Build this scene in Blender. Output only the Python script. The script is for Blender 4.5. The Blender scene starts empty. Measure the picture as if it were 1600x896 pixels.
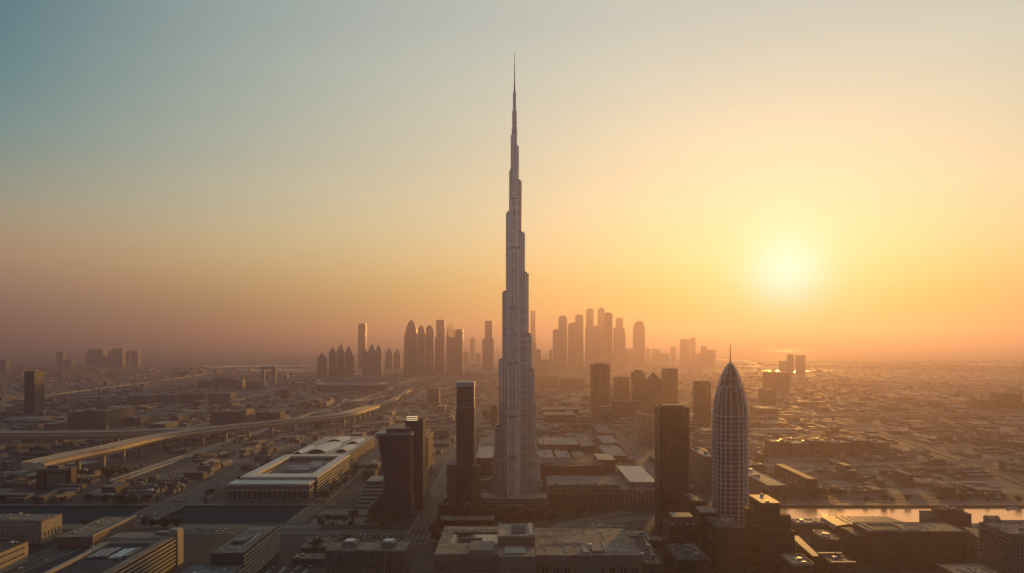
import bpy, math, random
from math import radians as R, sin, cos, pi
from mathutils import Vector
random.seed(11)
sc = bpy.context.scene
COL = sc.collection
# ---------------------------------------------------------------- camera
HZ, F, CZ = 536.0, 1200.0, 300.0          # horizon row and focal length in photo pixels, eye height in metres
cam_d = bpy.data.cameras.new('camera')
cam = bpy.data.objects.new('camera', cam_d); COL.objects.link(cam)
cam.location = (0, 0, CZ); cam.rotation_euler = (R(90), 0, 0)
cam_d.sensor_width = 36; cam_d.lens = 27.0; cam_d.shift_y = (HZ - 448) / 1600
cam_d.clip_start = 1; cam_d.clip_end = 300000
sc.camera = cam
# ---------------------------------------------------------------- light
SUN_EL, SUN_AZ = R(4.45), R(19.7)
SD = Vector((sin(SUN_AZ) * cos(SUN_EL), cos(SUN_AZ) * cos(SUN_EL), sin(SUN_EL)))
sun_d = bpy.data.lights.new('sun', 'SUN'); sun_d.energy = 4.9; sun_d.angle = R(0.6); sun_d.color = (1.0, 0.465, 0.07)
sun = bpy.data.objects.new('sun', sun_d); COL.objects.link(sun)
sun.rotation_euler = SD.to_track_quat('Z', 'Y').to_euler(); sun.location = (0, 0, 1500)
HAZE_DENSITY, HAZE_G = 9.4e-5, 0.61
sc.view_settings.view_transform = 'Standard'; sc.view_settings.look = 'None'
sc.view_settings.exposure = 0.0; sc.view_settings.gamma = 1.0; sc.view_settings.use_curve_mapping = False

def s2l(c):
    return tuple(((v / 255 + 0.055) / 1.055) ** 2.4 if v > 10 else v / 255 / 12.92 for v in c)

class N:
    """tiny helper to write node graphs"""
    def __init__(s, tree): s.t = tree
    def new(s, kind, **kw):
        n = s.t.nodes.new(kind)
        for k, v in kw.items(): setattr(n, k, v)
        return n
    def link(s, a, b): s.t.links.new(a, b)
    def put(s, sock, v):
        if isinstance(v, bpy.types.NodeSocket): s.t.links.new(v, sock)
        else: sock.default_value = v
    def m(s, op, a, b=None, c=None, clamp=False):
        n = s.new('ShaderNodeMath', operation=op); n.use_clamp = clamp
        s.put(n.inputs[0], a)
        if b is not None: s.put(n.inputs[1], b)
        if c is not None: s.put(n.inputs[2], c)
        return n.outputs[0]
    def mix(s, f, a, b, mode='MIX'):
        n = s.new('ShaderNodeMix', data_type='RGBA', blend_type=mode)
        s.put(n.inputs[0], f); s.put(n.inputs[6], a); s.put(n.inputs[7], b)
        return n.outputs[2]
    def ramp(s, f, stops):
        n = s.new('ShaderNodeValToRGB'); e = n.color_ramp.elements
        while len(e) < len(stops): e.new(0.5)
        for i, (p, c) in enumerate(stops):
            e[i].position = p; e[i].color = (*c[:3], 1)
        s.put(n.inputs[0], f)
        return n.outputs[0]
    def maprange(s, v, a, b, c=0, d=1, kind='LINEAR'):
        n = s.new('ShaderNodeMapRange', interpolation_type=kind)
        s.put(n.inputs[0], v); n.inputs[1].default_value = a; n.inputs[2].default_value = b
        n.inputs[3].default_value = c; n.inputs[4].default_value = d
        return n.outputs[0]

# the sky: colours by height above the horizon and by bearing from the sun
world = bpy.data.worlds.new('World'); sc.world = world; world.use_nodes = True
w = N(world.node_tree); world.node_tree.nodes.clear()
tc = w.new('ShaderNodeTexCoord'); sep = w.new('ShaderNodeSeparateXYZ'); w.link(tc.outputs['Generated'], sep.inputs[0])
dx, dy, dz = sep.outputs
hl = w.m('SQRT', w.m('ADD', w.m('MULTIPLY', dx, dx), w.m('ADD', w.m('MULTIPLY', dy, dy), 1e-6)))
cb = w.m('DIVIDE', w.m('ADD', w.m('MULTIPLY', dx, sin(SUN_AZ)), w.m('MULTIPLY', dy, cos(SUN_AZ))), hl)
zz = w.m('MULTIPLY', dz, 2.0, clamp=True)
SKY_A = [(0.0, (100, 90, 95)), (.05, (128, 112, 105)), (.12, (163, 128, 108)), (.19, (180, 146, 116)), (.258, (170, 154, 127)), (.326, (150, 155, 138)), (.458, (110, 142, 142)), (.58, (84, 130, 137)), (.69, (72, 119, 131)), (1.0, (68, 114, 127))]
SKY_B = [(0.0, (175, 156, 80)), (.0565, (194, 174, 88)), (.135, (214, 192, 116)), (.212, (226, 208, 148)), (.289, (227, 213, 166)), (.364, (224, 213, 175)), (.51, (212, 209, 183)), (.647, (200, 204, 187)), (.763, (188, 196, 186)), (1.0, (180, 187, 176))]
SKY_C = [(0.0, (114, 110, 108)), (.1, (148, 146, 142)), (.25, (143, 147, 151)), (.45, (94, 108, 126)), (.7, (58, 76, 98)), (1., (44, 61, 86))]
A = w.ramp(zz, [(p, s2l(c)) for p, c in SKY_A])
B = w.ramp(zz, [(p, s2l(c)) for p, c in SKY_B])
C = w.ramp(zz, [(p, s2l(c)) for p, c in SKY_C])
base = w.mix(w.maprange(cb, 0.58, 0.985, 0, 1), A, B)
base = w.mix(w.maprange(cb, 0.55, -0.1, 0, 1, 'SMOOTHSTEP'), base, C)
dot = w.m('ADD', w.m('ADD', w.m('MULTIPLY', dx, SD.x), w.m('MULTIPLY', dy, SD.y)), w.m('MULTIPLY', dz, SD.z))
ang = w.m('ARCCOSINE', w.m('MINIMUM', dot, 0.999999))
def gauss(sig): return w.m('POWER', 2.71828, w.m('MULTIPLY', w.m('POWER', w.m('DIVIDE', ang, R(sig)), 2.0), -1.0))
g1 = gauss(2.6); g2 = gauss(6.5)
gl = w.mix(1.0, w.mix(g1, (0, 0, 0, 1), (0.22, 0.28, 0.60, 1)), w.mix(g2, (0, 0, 0, 1), (0.06, 0.075, 0.13, 1)), 'ADD')
base = w.mix(1.0, base, gl, 'ADD')
# faint dust layers, flattened along the horizon
sm = w.new('ShaderNodeMapping'); sm.inputs['Scale'].default_value = (1.4, 1.4, 22); w.link(tc.outputs['Generated'], sm.inputs['Vector'])
sno = w.new('ShaderNodeTexNoise'); sno.inputs['Scale'].default_value = 1.6; sno.inputs['Detail'].default_value = 5; w.link(sm.outputs[0], sno.inputs['Vector'])
base = w.mix(1.0, base, w.maprange(sno.outputs[0], .3, .7, .985, 1.015), 'MULTIPLY')
bg = w.new('ShaderNodeBackground'); w.link(base, bg.inputs[0]); bg.inputs[1].default_value = 1.0
nish = w.new('ShaderNodeTexSky', sky_type='NISHITA'); nish.sun_disc = False
nish.sun_elevation = SUN_EL; nish.sun_rotation = SUN_AZ; nish.dust_density = 4.0; nish.air_density = 1.2
bg2 = w.new('ShaderNodeBackground'); w.link(nish.outputs[0], bg2.inputs[0]); bg2.inputs[1].default_value = 0.012
add = w.new('ShaderNodeAddShader'); w.link(bg.outputs[0], add.inputs[0]); w.link(bg2.outputs[0], add.inputs[1])
wo = w.new('ShaderNodeOutputWorld'); w.link(add.outputs[0], wo.inputs[0])
sc.cycles.max_bounces = 5; sc.cycles.diffuse_bounces = 2; sc.cycles.glossy_bounces = 3
sc.cycles.volume_bounces = 0; sc.cycles.transparent_max_bounces = 8; sc.cycles.use_denoising = True
sc.cycles.sample_clamp_indirect = 4.0

# ---------------------------------------------------------------- helpers
def X(px, Y): return (px - 800) / F * Y
def Yg(py, z=0.0): return (CZ - z) * F / (py - HZ)
def H(py, Y): return CZ - (py - HZ) * Y / F
def pix(x, Y, z): return 800 + F * x / Y, HZ + (CZ - z) * F / Y

class MB:
    def __init__(s): s.v = []; s.f = []; s.m = []
    def poly(s, pts, mi=0):
        n = len(s.v); s.v += [tuple(p) for p in pts]; s.f.append(tuple(range(n, n + len(pts)))); s.m.append(mi); return s
    def prism(s, poly, z0, z1, mi=0, top=None, bottom=False, poly1=None):
        n = len(s.v); k = len(poly); p1 = poly1 or poly
        s.v += [(x, y, z0) for x, y in poly] + [(x, y, z1) for x, y in p1]
        for i in range(k):
            j = (i + 1) % k
            s.f.append((n + i, n + j, n + k + j, n + k + i)); s.m.append(mi)
        s.f.append(tuple(n + k + i for i in range(k))); s.m.append(mi if top is None else top)
        if bottom: s.f.append(tuple(n + i for i in reversed(range(k)))); s.m.append(mi)
        return s
    def box(s, x0, x1, y0, y1, z0, z1, mi=0, top=None, bottom=True):
        return s.prism([(x0, y0), (x1, y0), (x1, y1), (x0, y1)], z0, z1, mi, top, bottom)
    def build(s, name, mats, parent=None, loc=(0, 0, 0), smooth=False, rz=0):
        me = bpy.data.meshes.new(name); me.from_pydata(s.v, [], s.f)
        if not isinstance(mats, (list, tuple)): mats = [mats]
        for m in mats: me.materials.append(m)
        if len(mats) > 1: me.polygons.foreach_set('material_index', s.m)
        if smooth: me.polygons.foreach_set('use_smooth', [True] * len(s.f))
        me.update()
        o = bpy.data.objects.new(name, me); COL.objects.link(o)
        o.location = loc
        if rz: o.rotation_euler = (0, 0, rz)
        if parent: o.parent = parent
        return o

def tag(o, label=None, cat=None, group=None, kind=None):
    if label: o['label'] = label
    if cat: o['category'] = cat
    if group: o['group'] = group
    if kind: o['kind'] = kind
    return o
def thing(name, label, cat, loc=(0, 0, 0), rz=0, group=None):
    o = bpy.data.objects.new(name, None); COL.objects.link(o); o.location = loc; o.rotation_euler = (0, 0, rz)
    return tag(o, label, cat, group)
def copy_tree(o, loc, rz=0, scale=None, label=None, group=None):
    r = o.copy(); COL.objects.link(r); r.location = loc; r.rotation_euler = (0, 0, rz)
    if scale: r.scale = scale
    if label: r['label'] = label
    if group: r['group'] = group
    for c in list(o.children):
        d = c.copy(); COL.objects.link(d); d.parent = r
        for g in list(c.children):
            e = g.copy(); COL.objects.link(e); e.parent = d
    return r
def sweep(path, section, closed=True):
    """section: (across, up) list; path: 3-D points"""
    mb = MB(); k = len(section)
    for i, p in enumerate(path):
        a = path[max(i - 1, 0)]; b = path[min(i + 1, len(path) - 1)]
        t = Vector((b[0] - a[0], b[1] - a[1])).normalized(); n = Vector((t.y, -t.x))
        for (s_, u) in section: mb.v.append((p[0] + n.x * s_, p[1] + n.y * s_, p[2] + u))
    for i in range(len(path) - 1):
        for j in range(k if closed else k - 1):
            j2 = (j + 1) % k
            mb.f.append((i * k + j, i * k + j2, (i + 1) * k + j2, (i + 1) * k + j)); mb.m.append(0)
    if closed:
        mb.f.append(tuple(reversed(range(k)))); mb.m.append(0)
        e = (len(path) - 1) * k; mb.f.append(tuple(e + j for j in range(k))); mb.m.append(0)
    return mb
def smooth_path(pts, n=8):
    out = []
    for i in range(len(pts) - 1):
        p0 = Vector(pts[max(i - 1, 0)]); p1 = Vector(pts[i]); p2 = Vector(pts[i + 1]); p3 = Vector(pts[min(i + 2, len(pts) - 1)])
        for k in range(n):
            t = k / n
            out.append(tuple(0.5 * ((2 * p1) + (-p0 + p2) * t + (2 * p0 - 5 * p1 + 4 * p2 - p3) * t * t + (-p0 + 3 * p1 - 3 * p2 + p3) * t ** 3)))
    out.append(tuple(pts[-1])); return out

# ---------------------------------------------------------------- materials
def mat(name):
    m = bpy.data.materials.new(name); m.use_nodes = True
    n = N(m.node_tree); p = m.node_tree.nodes['Principled BSDF']
    return m, n, p
def plain(name, col, rough=0.6, metal=0.0, vary=0.25, scale=0.15, spec=0.5, patch=0.0):
    m, n, p = mat(name)
    tc = n.new('ShaderNodeTexCoord')
    no = n.new('ShaderNodeTexNoise'); n.link(tc.outputs['Object'], no.inputs['Vector'])
    no.inputs['Scale'].default_value = scale; no.inputs['Detail'].default_value = 6; no.inputs['Roughness'].default_value = 0.65
    f = n.maprange(no.outputs[0], 0.3, 0.7, 1 - vary, 1 + vary * 0.6)
    if patch:
        vo = n.new('ShaderNodeTexVoronoi', distance='CHEBYCHEV'); n.link(tc.outputs['Object'], vo.inputs['Vector']); vo.inputs['Scale'].default_value = .085
        vs = n.new('ShaderNodeSeparateColor'); n.link(vo.outputs['Color'], vs.inputs[0]); f = n.m('MULTIPLY', f, n.maprange(vs.outputs[0], 0, 1, 1 - patch, 1 + patch * .6))
        fn = n.new('ShaderNodeTexNoise'); n.link(tc.outputs['Object'], fn.inputs['Vector']); fn.inputs['Scale'].default_value = .9; fn.inputs['Detail'].default_value = 4
        f = n.m('MULTIPLY', f, n.maprange(fn.outputs[0], .35, .65, .82, 1.12))
    n.link(n.mix(1.0, (*col, 1), f, 'MULTIPLY'), p.inputs['Base Color'])
    p.inputs['Roughness'].default_value = rough; p.inputs['Metallic'].default_value = metal
    p.inputs['Specular IOR Level'].default_value = spec
    return m
def facade(name, wall, glass=(.03, .035, .045), bay=4.0, floor=3.8, fu=.35, fv=.45, wrough=.7, grough=.18, metal=0.0, bands=None, bump=0.4, gspec=0.5, vary=.22, dim=True):
    m, n, p = mat(name)
    tc = n.new('ShaderNodeTexCoord')
    so = n.new('ShaderNodeSeparateXYZ'); n.link(tc.outputs['Object'], so.inputs[0])
    sn = n.new('ShaderNodeSeparateXYZ'); n.link(tc.outputs['Normal'], sn.inputs[0])
    ax = n.m('ABSOLUTE', sn.outputs[0]); ay = n.m('ABSOLUTE', sn.outputs[1]); az = n.m('ABSOLUTE', sn.outputs[2])
    side = n.m('GREATER_THAN', ax, ay)
    u = n.m('ADD', n.m('MULTIPLY', so.outputs[1], side), n.m('MULTIPLY', so.outputs[0], n.m('SUBTRACT', 1.0, side)))
    uu = n.m('DIVIDE', u, bay); vv = n.m('DIVIDE', so.outputs[2], floor)
    wu = n.m('GREATER_THAN', n.m('FRACT', uu), fu); wv = n.m('GREATER_THAN', n.m('FRACT', vv), fv)
    win = n.m('MULTIPLY', n.m('MULTIPLY', wu, wv), n.m('LESS_THAN', az, 0.5))
    cv = n.new('ShaderNodeCombineXYZ'); n.link(n.m('FLOOR', uu), cv.inputs[0]); n.link(n.m('FLOOR', vv), cv.inputs[1]); n.link(side, cv.inputs[2])
    wn = n.new('ShaderNodeTexWhiteNoise', noise_dimensions='3D'); n.link(cv.outputs[0], wn.inputs[0])
    no = n.new('ShaderNodeTexNoise'); n.link(tc.outputs['Object'], no.inputs['Vector'])
    no.inputs['Scale'].default_value = 0.06; no.inputs['Detail'].default_value = 5; no.inputs['Roughness'].default_value = .7
    wf = n.maprange(no.outputs[0], 0.3, 0.7, 1 - vary, 1 + vary * .7)
    if dim: wall = tuple(c * .74 for c in wall)
    wc = n.mix(1.0, (*wall, 1), wf, 'MULTIPLY')
    if bands:
        msk = None
        for z0, z1 in bands:
            b_ = n.m('MULTIPLY', n.m('GREATER_THAN', so.outputs[2], z0), n.m('LESS_THAN', so.outputs[2], z1))
            msk = b_ if msk is None else n.m('MAXIMUM', msk, b_)
        wc = n.mix(msk, wc, tuple(c * .55 for c in wall) + (1,))
    gc = n.mix(1.0, (*glass, 1), n.maprange(wn.outputs[0], 0, 1, .55, 1.7), 'MULTIPLY')
    n.link(n.mix(win, wc, gc), p.inputs['Base Color'])
    n.link(n.m('ADD', n.m('MULTIPLY', win, n.m('ADD', grough - wrough, n.m('MULTIPLY', wn.outputs[0], .12))), wrough), p.inputs['Roughness'])
    p.inputs['Metallic'].default_value = metal
    p.inputs['Specular IOR Level'].default_value = gspec
    if bump:
        bp = n.new('ShaderNodeBump'); bp.inputs['Strength'].default_value = bump; bp.inputs['Distance'].default_value = 0.4
        n.link(n.m('SUBTRACT', 1.0, win), bp.inputs['Height']); n.link(bp.outputs[0], p.inputs['Normal'])
    return m

FAC = {
 'pale cream': [facade('cream_grid_facade', (.40, .35, .28)), facade('cream_strip_facade', (.42, .37, .30), bay=9, floor=3.6, fu=.12, fv=.5)],
 'sandy':      [facade('sand_grid_facade', (.34, .26, .18), bay=3.4), facade('sand_tall_window_facade', (.32, .25, .18), bay=3.0, floor=7.5, fu=.5, fv=.18)],
 'grey':       [facade('grey_grid_facade', (.24, .24, .25), bay=3.2, floor=3.5), facade('grey_strip_facade', (.22, .22, .24), bay=14, floor=3.8, fu=.06, fv=.42)],
 'brown':      [facade('brown_grid_facade', (.20, .13, .09), bay=3.6), facade('brown_fin_facade', (.17, .12, .09), bay=2.6, floor=20, fu=.45, fv=.1)],
 'off-white':  [facade('white_grid_facade', (.52, .49, .44), bay=4.4), facade('white_strip_facade', (.50, .48, .44), bay=20, floor=4, fu=.05, fv=.5)],
 'reddish':    [facade('red_grid_facade', (.27, .15, .11), bay=3.4), facade('red_grid_facade_wide', (.25, .14, .10), bay=5.5, fu=.5)],
}
ROOFS = {
 'pale':  plain('pale_roof', (.42, .38, .33), .75, vary=.4, scale=.09, spec=.3, patch=.28),
 'grey':  plain('grey_roof', (.18, .17, .17), .75, vary=.45, scale=.08, spec=.3, patch=.28),
 'tan':   plain('tan_roof', (.29, .235, .18), .7, vary=.45, scale=.08, spec=.3, patch=.28),
 'dark':  plain('dark_roof', (.06, .06, .065), .75, vary=.45, scale=.1, spec=.25, patch=.28),
 'metal': plain('sun_tinted_roof', (.44, .34, .24), .6, vary=.2, scale=.05),  # golden tan for sunlit roofs and rims, evening light put into the colour
 'sheet': plain('sheet_roof', (.36, .33, .30), .7, vary=.35, scale=.05, spec=.3, patch=.28),
}
M_CONC = plain('concrete', (.30, .27, .24), .7)
M_CONC_L = plain('light_concrete', (.42, .38, .32), .6)
M_DARKM = plain('dark_metal', (.05, .05, .055), .45)
M_GREYM = plain('grey_metal', (.25, .25, .26), .4, metal=.5)
M_WHITE = plain('white_paint', (.75, .73, .70), .4, vary=.08)
M_GLASS = plain('dark_glass', (.02, .025, .035), .12, vary=.3, scale=.4)
M_ASPH = plain('asphalt', (.045, .044, .046), .75, vary=.35, scale=.05)
M_PAVE = plain('paving', (.14, .125, .11), .7, vary=.35, scale=.06)
M_PROM = plain('promenade_paving', (.12, .11, .10), .7, vary=.3, scale=.1)
M_LINE = plain('road_paint', (.55, .55, .52), .6, vary=.3, scale=.3)
M_BANK = plain('stone_bank', (.07, .065, .06), .8, vary=.3)
M_TRUNK = plain('bark', (.09, .065, .045), .9)
M_LEAF = plain('leaves', (.045, .062, .028), .7, vary=.5, scale=.9)
M_LEAF2 = plain('olive_leaves', (.06, .068, .035), .7, vary=.5, scale=.9)
M_PARK = plain('planted_ground', (.035, .042, .025), .9, vary=.5, scale=.08)
# ---------------------------------------------------------------- ground, water, air
OCC = []                                   # footprints already taken: (x0, x1, y0, y1)
def occ(x0, x1, y0, y1, pad=6): OCC.append((min(x0, x1) - pad, max(x0, x1) + pad, min(y0, y1) - pad, max(y0, y1) + pad))
def free(x0, x1, y0, y1): return not any(x0 < b and x1 > a and y0 < d and y1 > c for a, b, c, d in OCC)
CAN_Y0, CAN_Y1, CAN_XL, CAN_XR = 1272.0, 1412.0, -352.0, 400.0

gm, n, p = mat('desert_city_ground')
tcn = n.new('ShaderNodeTexCoord')
def noise(scale, det=6, rough=.6, vec=None):
    t = n.new('ShaderNodeTexNoise'); n.link(vec or tcn.outputs['Object'], t.inputs['Vector'])
    t.inputs['Scale'].default_value = scale; t.inputs['Detail'].default_value = det; t.inputs['Roughness'].default_value = rough
    return t.outputs[0]
vor = n.new('ShaderNodeTexVoronoi', distance='CHEBYCHEV'); n.link(tcn.outputs['Object'], vor.inputs['Vector']); vor.inputs['Scale'].default_value = 1 / 130
vs = n.new('ShaderNodeSeparateColor'); n.link(vor.outputs['Color'], vs.inputs[0])
plot = n.ramp(vs.outputs[0], [(0, (.05, .045, .04)), (.4, (.09, .075, .06)), (.6, (.17, .135, .10)), (.85, (.24, .19, .14)), (1, (.32, .26, .20))])
broad = n.ramp(noise(1 / 900), [(.36, (.05, .045, .04)), (.5, (.12, .10, .08)), (.62, (.25, .20, .15))])
g = n.mix(0.5, plot, broad); g = n.mix(1.0, g, (1.5, 1.42, 1.4, 1), 'MULTIPLY')
g = n.mix(n.maprange(noise(1 / 40, 8, .7), .35, .65), n.mix(1.0, g, (.55, .55, .55, 1), 'MULTIPLY'), g)
sepg = n.new('ShaderNodeSeparateXYZ'); n.link(tcn.outputs['Object'], sepg.inputs[0])
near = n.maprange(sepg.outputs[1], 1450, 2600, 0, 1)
g = n.mix(near, n.mix(n.maprange(noise(1 / 15), .35, .65), (.026, .028, .033, 1), (.046, .045, .046, 1)), g)  # near ground darker and bluer, foreground shade painted into its colour
n.link(g, p.inputs['Base Color']); p.inputs['Roughness'].default_value = .8; p.inputs['Specular IOR Level'].default_value = .3
GX = [-62000, CAN_XL, CAN_XR, 62000]; GY = [-3000, CAN_Y0, CAN_Y1, 62000]
mb = MB(); vid = {}
for i in range(4):
    for j in range(4): vid[i, j] = len(mb.v); mb.v.append((GX[i], GY[j], 0))
for i in range(3):
    for j in range(3):
        if j == 1 and i != 1: continue
        mb.f.append((vid[i, j], vid[i + 1, j], vid[i + 1, j + 1], vid[i, j + 1])); mb.m.append(0)
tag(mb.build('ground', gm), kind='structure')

def water_mat(name, col, rough, bscale, bstr, spec=.5):
    m, n, p = mat(name)
    t = n.new('ShaderNodeTexCoord'); no = n.new('ShaderNodeTexNoise'); n.link(t.outputs['Object'], no.inputs['Vector'])
    no.inputs['Scale'].default_value = bscale; no.inputs['Detail'].default_value = 5
    bp = n.new('ShaderNodeBump'); bp.inputs['Strength'].default_value = bstr; bp.inputs['Distance'].default_value = 1.0
    n.link(no.outputs[0], bp.inputs['Height']); n.link(bp.outputs[0], p.inputs['Normal'])
    p.inputs['Base Color'].default_value = (*col, 1); p.inputs['Roughness'].default_value = rough
    p.inputs['IOR'].default_value = 1.33; p.inputs['Specular IOR Level'].default_value = spec
    return m
W_CANAL_L = water_mat('murky_canal_water', (.012, .055, .075), .4, .12, .3, .03); W_CANAL_L.node_tree.nodes['Principled BSDF'].inputs['IOR'].default_value = 1.06
W_CANAL_R = water_mat('canal_water', (.95, .50, .18), .2, .05, .12, .9); W_CANAL_R.node_tree.nodes['Principled BSDF'].inputs['Metallic'].default_value = .75  # gold metallic base colour paints the low sun's reflection into the water
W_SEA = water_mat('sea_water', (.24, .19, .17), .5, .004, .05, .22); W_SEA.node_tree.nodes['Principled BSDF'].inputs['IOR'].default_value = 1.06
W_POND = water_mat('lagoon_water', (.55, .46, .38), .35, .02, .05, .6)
tag(MB().box(-9000, CAN_XL, CAN_Y0 - .5, CAN_Y1 + .5, -6, -2.6).build('canal_water', W_CANAL_L), kind='structure')
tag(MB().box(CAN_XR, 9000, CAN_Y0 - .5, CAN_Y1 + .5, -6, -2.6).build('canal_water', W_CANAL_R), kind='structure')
def bank(x0, x1, y0, y1): return MB().box(x0, x1, y0, y1, -6, .9)
for args in ((-9000, CAN_XL, CAN_Y0 - 3, CAN_Y0), (-9000, CAN_XL, CAN_Y1, CAN_Y1 + 3), (CAN_XL, CAN_XL + 3, CAN_Y0 - 3, CAN_Y1 + 3),
             (CAN_XR, 9000, CAN_Y0 - 3, CAN_Y0), (CAN_XR, 9000, CAN_Y1, CAN_Y1 + 3), (CAN_XR - 3, CAN_XR, CAN_Y0 - 3, CAN_Y1 + 3)):
    tag(bank(*args).build('canal_bank', M_BANK), kind='structure')
tag(MB().box(-9000, CAN_XL + 40, CAN_Y0 - 36, CAN_Y0 - 3.2, 0.0, .35).build('promenade_path', M_PROM), kind='structure')
tag(MB().box(-9000, CAN_XL + 30, CAN_Y1 + 3.2, CAN_Y1 + 18, 0.0, .35).build('promenade_path', M_PROM), kind='structure')
tag(MB().box(CAN_XR - 20, 9000, CAN_Y0 - 22, CAN_Y0 - 3.2, 0.0, .4).build('promenade_path', M_PAVE), kind='structure')
tag(MB().box(CAN_XR, 9000, CAN_Y1 + 3.2, CAN_Y1 + 24, 0.0, .4).build('promenade_path', M_PAVE), kind='structure')
occ(-9000, CAN_XL + 30, CAN_Y0 - 40, CAN_Y1 + 22); occ(CAN_XR - 20, 9000, CAN_Y0 - 40, CAN_Y1 + 30)

def sheet(name, pts, m, z=.5): 
    return tag(MB().poly([(x, y, z) for x, y in pts]).build(name, m), kind='structure')
def pxp(l, z=.5): return [(X(a, Yg(b, z)), Yg(b, z)) for a, b in l]
coast = [(-900, 555), (60, 556), (175, 557), (215, 561), (250, 566.5), (300, 565.5), (335, 563), (420, 562.5), (540, 561), (700, 557), (900, 552), (1060, 549), (1150, 549.5), (1290, 551), (1400, 554), (1600, 558.5), (2300, 562)]
sheet('sea', pxp(coast, .6) + [(61000, 61500), (-61000, 61500)], W_SEA, .6)
for l in ([(385, 564.2), (520, 563.6), (560, 562.6), (500, 562.2), (400, 562.4)], [(150, 551.5), (420, 550.6), (700, 550.9), (420, 549.9)], [(1100, 544.4), (1290, 545.6), (1620, 553.2), (1620, 552.2), (1290, 544.9), (1120, 543.6)]):
    sheet('sandbank_ground', pxp(l, 1.5), gm, 1.5)
for l in ([(1118, 561), (1160, 562), (1185, 567), (1190, 571), (1175, 575.5), (1140, 577), (1120, 576), (1150, 574.5), (1172, 571.5), (1172, 568), (1155, 564.5), (1118, 563)],
          [(1158, 597), (1200, 599), (1222, 603), (1205, 605.5), (1170, 601)], [(1258, 624), (1330, 622.5), (1415, 624), (1432, 628), (1360, 630), (1270, 628.5)],
          [(1140, 574), (1250, 580), (1310, 577.5), (1300, 580), (1240, 583), (1140, 577)], [(1480, 570), (1560, 568.5), (1600, 570), (1600, 572), (1500, 572)],
          [(1320, 594), (1400, 600), (1420, 605), (1390, 603), (1320, 597)], [(250, 572), (380, 571), (480, 570.5), (490, 572), (400, 573.5), (280, 575)], [(330, 579), (470, 577), (480, 579), (390, 582)],
          [(1400, 664), (1480, 663), (1500, 665), (1440, 667)]):
    pp = pxp(l, .5); sheet('lagoon', pp, W_POND, .5)

# ---------------------------------------------------------------- roads
def road(name, pts, width, m=M_ASPH, z=.12, lines=True, kerb=True, o=True):
    path = smooth_path([(x, y, 0) for x, y in pts], 6) if len(pts) > 2 else [(x, y, 0) for x, y in pts]
    hw = width / 2
    tag(sweep(path, [(-hw, z), (hw, z)], closed=False).build(name, m), kind='structure')
    if kerb:
        for s_ in (-1, 1):
            tag(sweep(path, [(s_ * hw - .6, z - .05), (s_ * hw - .6, z + .16), (s_ * hw + .6, z + .16), (s_ * hw + .6, z - .05)]).build('kerb', M_CONC_L), kind='structure')
    if lines:
        for s_ in ([0] if width < 20 else [-hw * .5, 0, hw * .5]):
            tag(sweep(path, [(s_ - .2, z + .006), (s_ + .2, z + .006)], closed=False).build('road_marking', M_LINE), kind='structure')
    if o:
        for i in range(len(path) - 1):
            a, b = path[i], path[i + 1]; k = max(1, int(math.dist(a, b) / 40))
            for q in range(k + 1):
                x = a[0] + (b[0] - a[0]) * q / k; y = a[1] + (b[1] - a[1]) * q / k
                occ(x - hw, x + hw, y - 15, y + 15, 3)
    return path
BRX = -628.0
road('main_road', [(BRX - 6, 1424), (-628, 1600), (-625, 2000), (-612, 2420), (-585, 2900), (-560, 3500), (-520, 4400), (-500, 6200)], 52)
road('main_road', [(-690, 640), (-672, 900), (-650, 1120), (BRX - 8, 1262)], 44)
road('street', [(-362, 1240), (-362, 1500), (-364, 2400), (-366, 3400)], 26)
road('avenue', [(-146, 1140), (-146, 1500), (-148, 2000), (-150, 3500)], 34)
road('street', [(-700, 1218), (-300, 1216), (-60, 1222), (80, 1245), (160, 1290), (238, 1318), (420, 1330), (470, 1330)], 22)
road('street', [(-320, 1180), (-200, 1160), (-60, 1170), (30, 1215), (120, 1300), (205, 1362)], 14)
road('street', [(-80, 1130), (-20, 1180), (60, 1240)], 12)
road('street', [(-640, 1446), (-330, 1446)], 16)
road('street', [(290, 1340), (305, 1500), (330, 2000), (340, 3000)], 22)
road('street', [(520, 1452), (1200, 1452), (2400, 1452)], 12)
FARROADS = [[(-80, 640), (100, 615), (200, 602), (290, 590), (330, 583)], [(-80, 668), (60, 662), (200, 655), (330, 622), (520, 600)], [(180, 672), (260, 655), (330, 637), (420, 612)],
            [(-60, 600), (300, 596), (640, 592)], [(640, 596), (690, 590), (720, 600), (660, 612)], [(845, 604), (1000, 600), (1160, 607)], [(850, 587), (1000, 583), (1200, 590), (1600, 600)],
            [(1160, 640), (1300, 646), (1600, 640)], [(1160, 622), (1260, 640), (1420, 690), (1640, 770)], [(1300, 590), (1420, 598), (1640, 612)], [(1200, 560), (1330, 575), (1500, 580), (1640, 583)],
            [(30, 585), (180, 578), (330, 574)], [(480, 640), (640, 634), (760, 636)], [(-60, 702), (120, 690), (330, 662), (470, 628), (560, 606)], [(-40, 735), (150, 712), (330, 690), (520, 668)], [(180, 752), (330, 700), (480, 650), (600, 612), (650, 590)], [(-20, 625), (250, 606), (480, 592)], [(560, 628), (640, 612), (690, 598)], [(430, 585), (560, 575), (700, 582)], [(1180, 700), (1330, 672), (1640, 690)], [(1230, 770), (1420, 720), (1640, 745)][:0] or [(1230, 745), (1330, 728), (1640, 716)], [(860, 650), (1010, 652)]]
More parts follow.
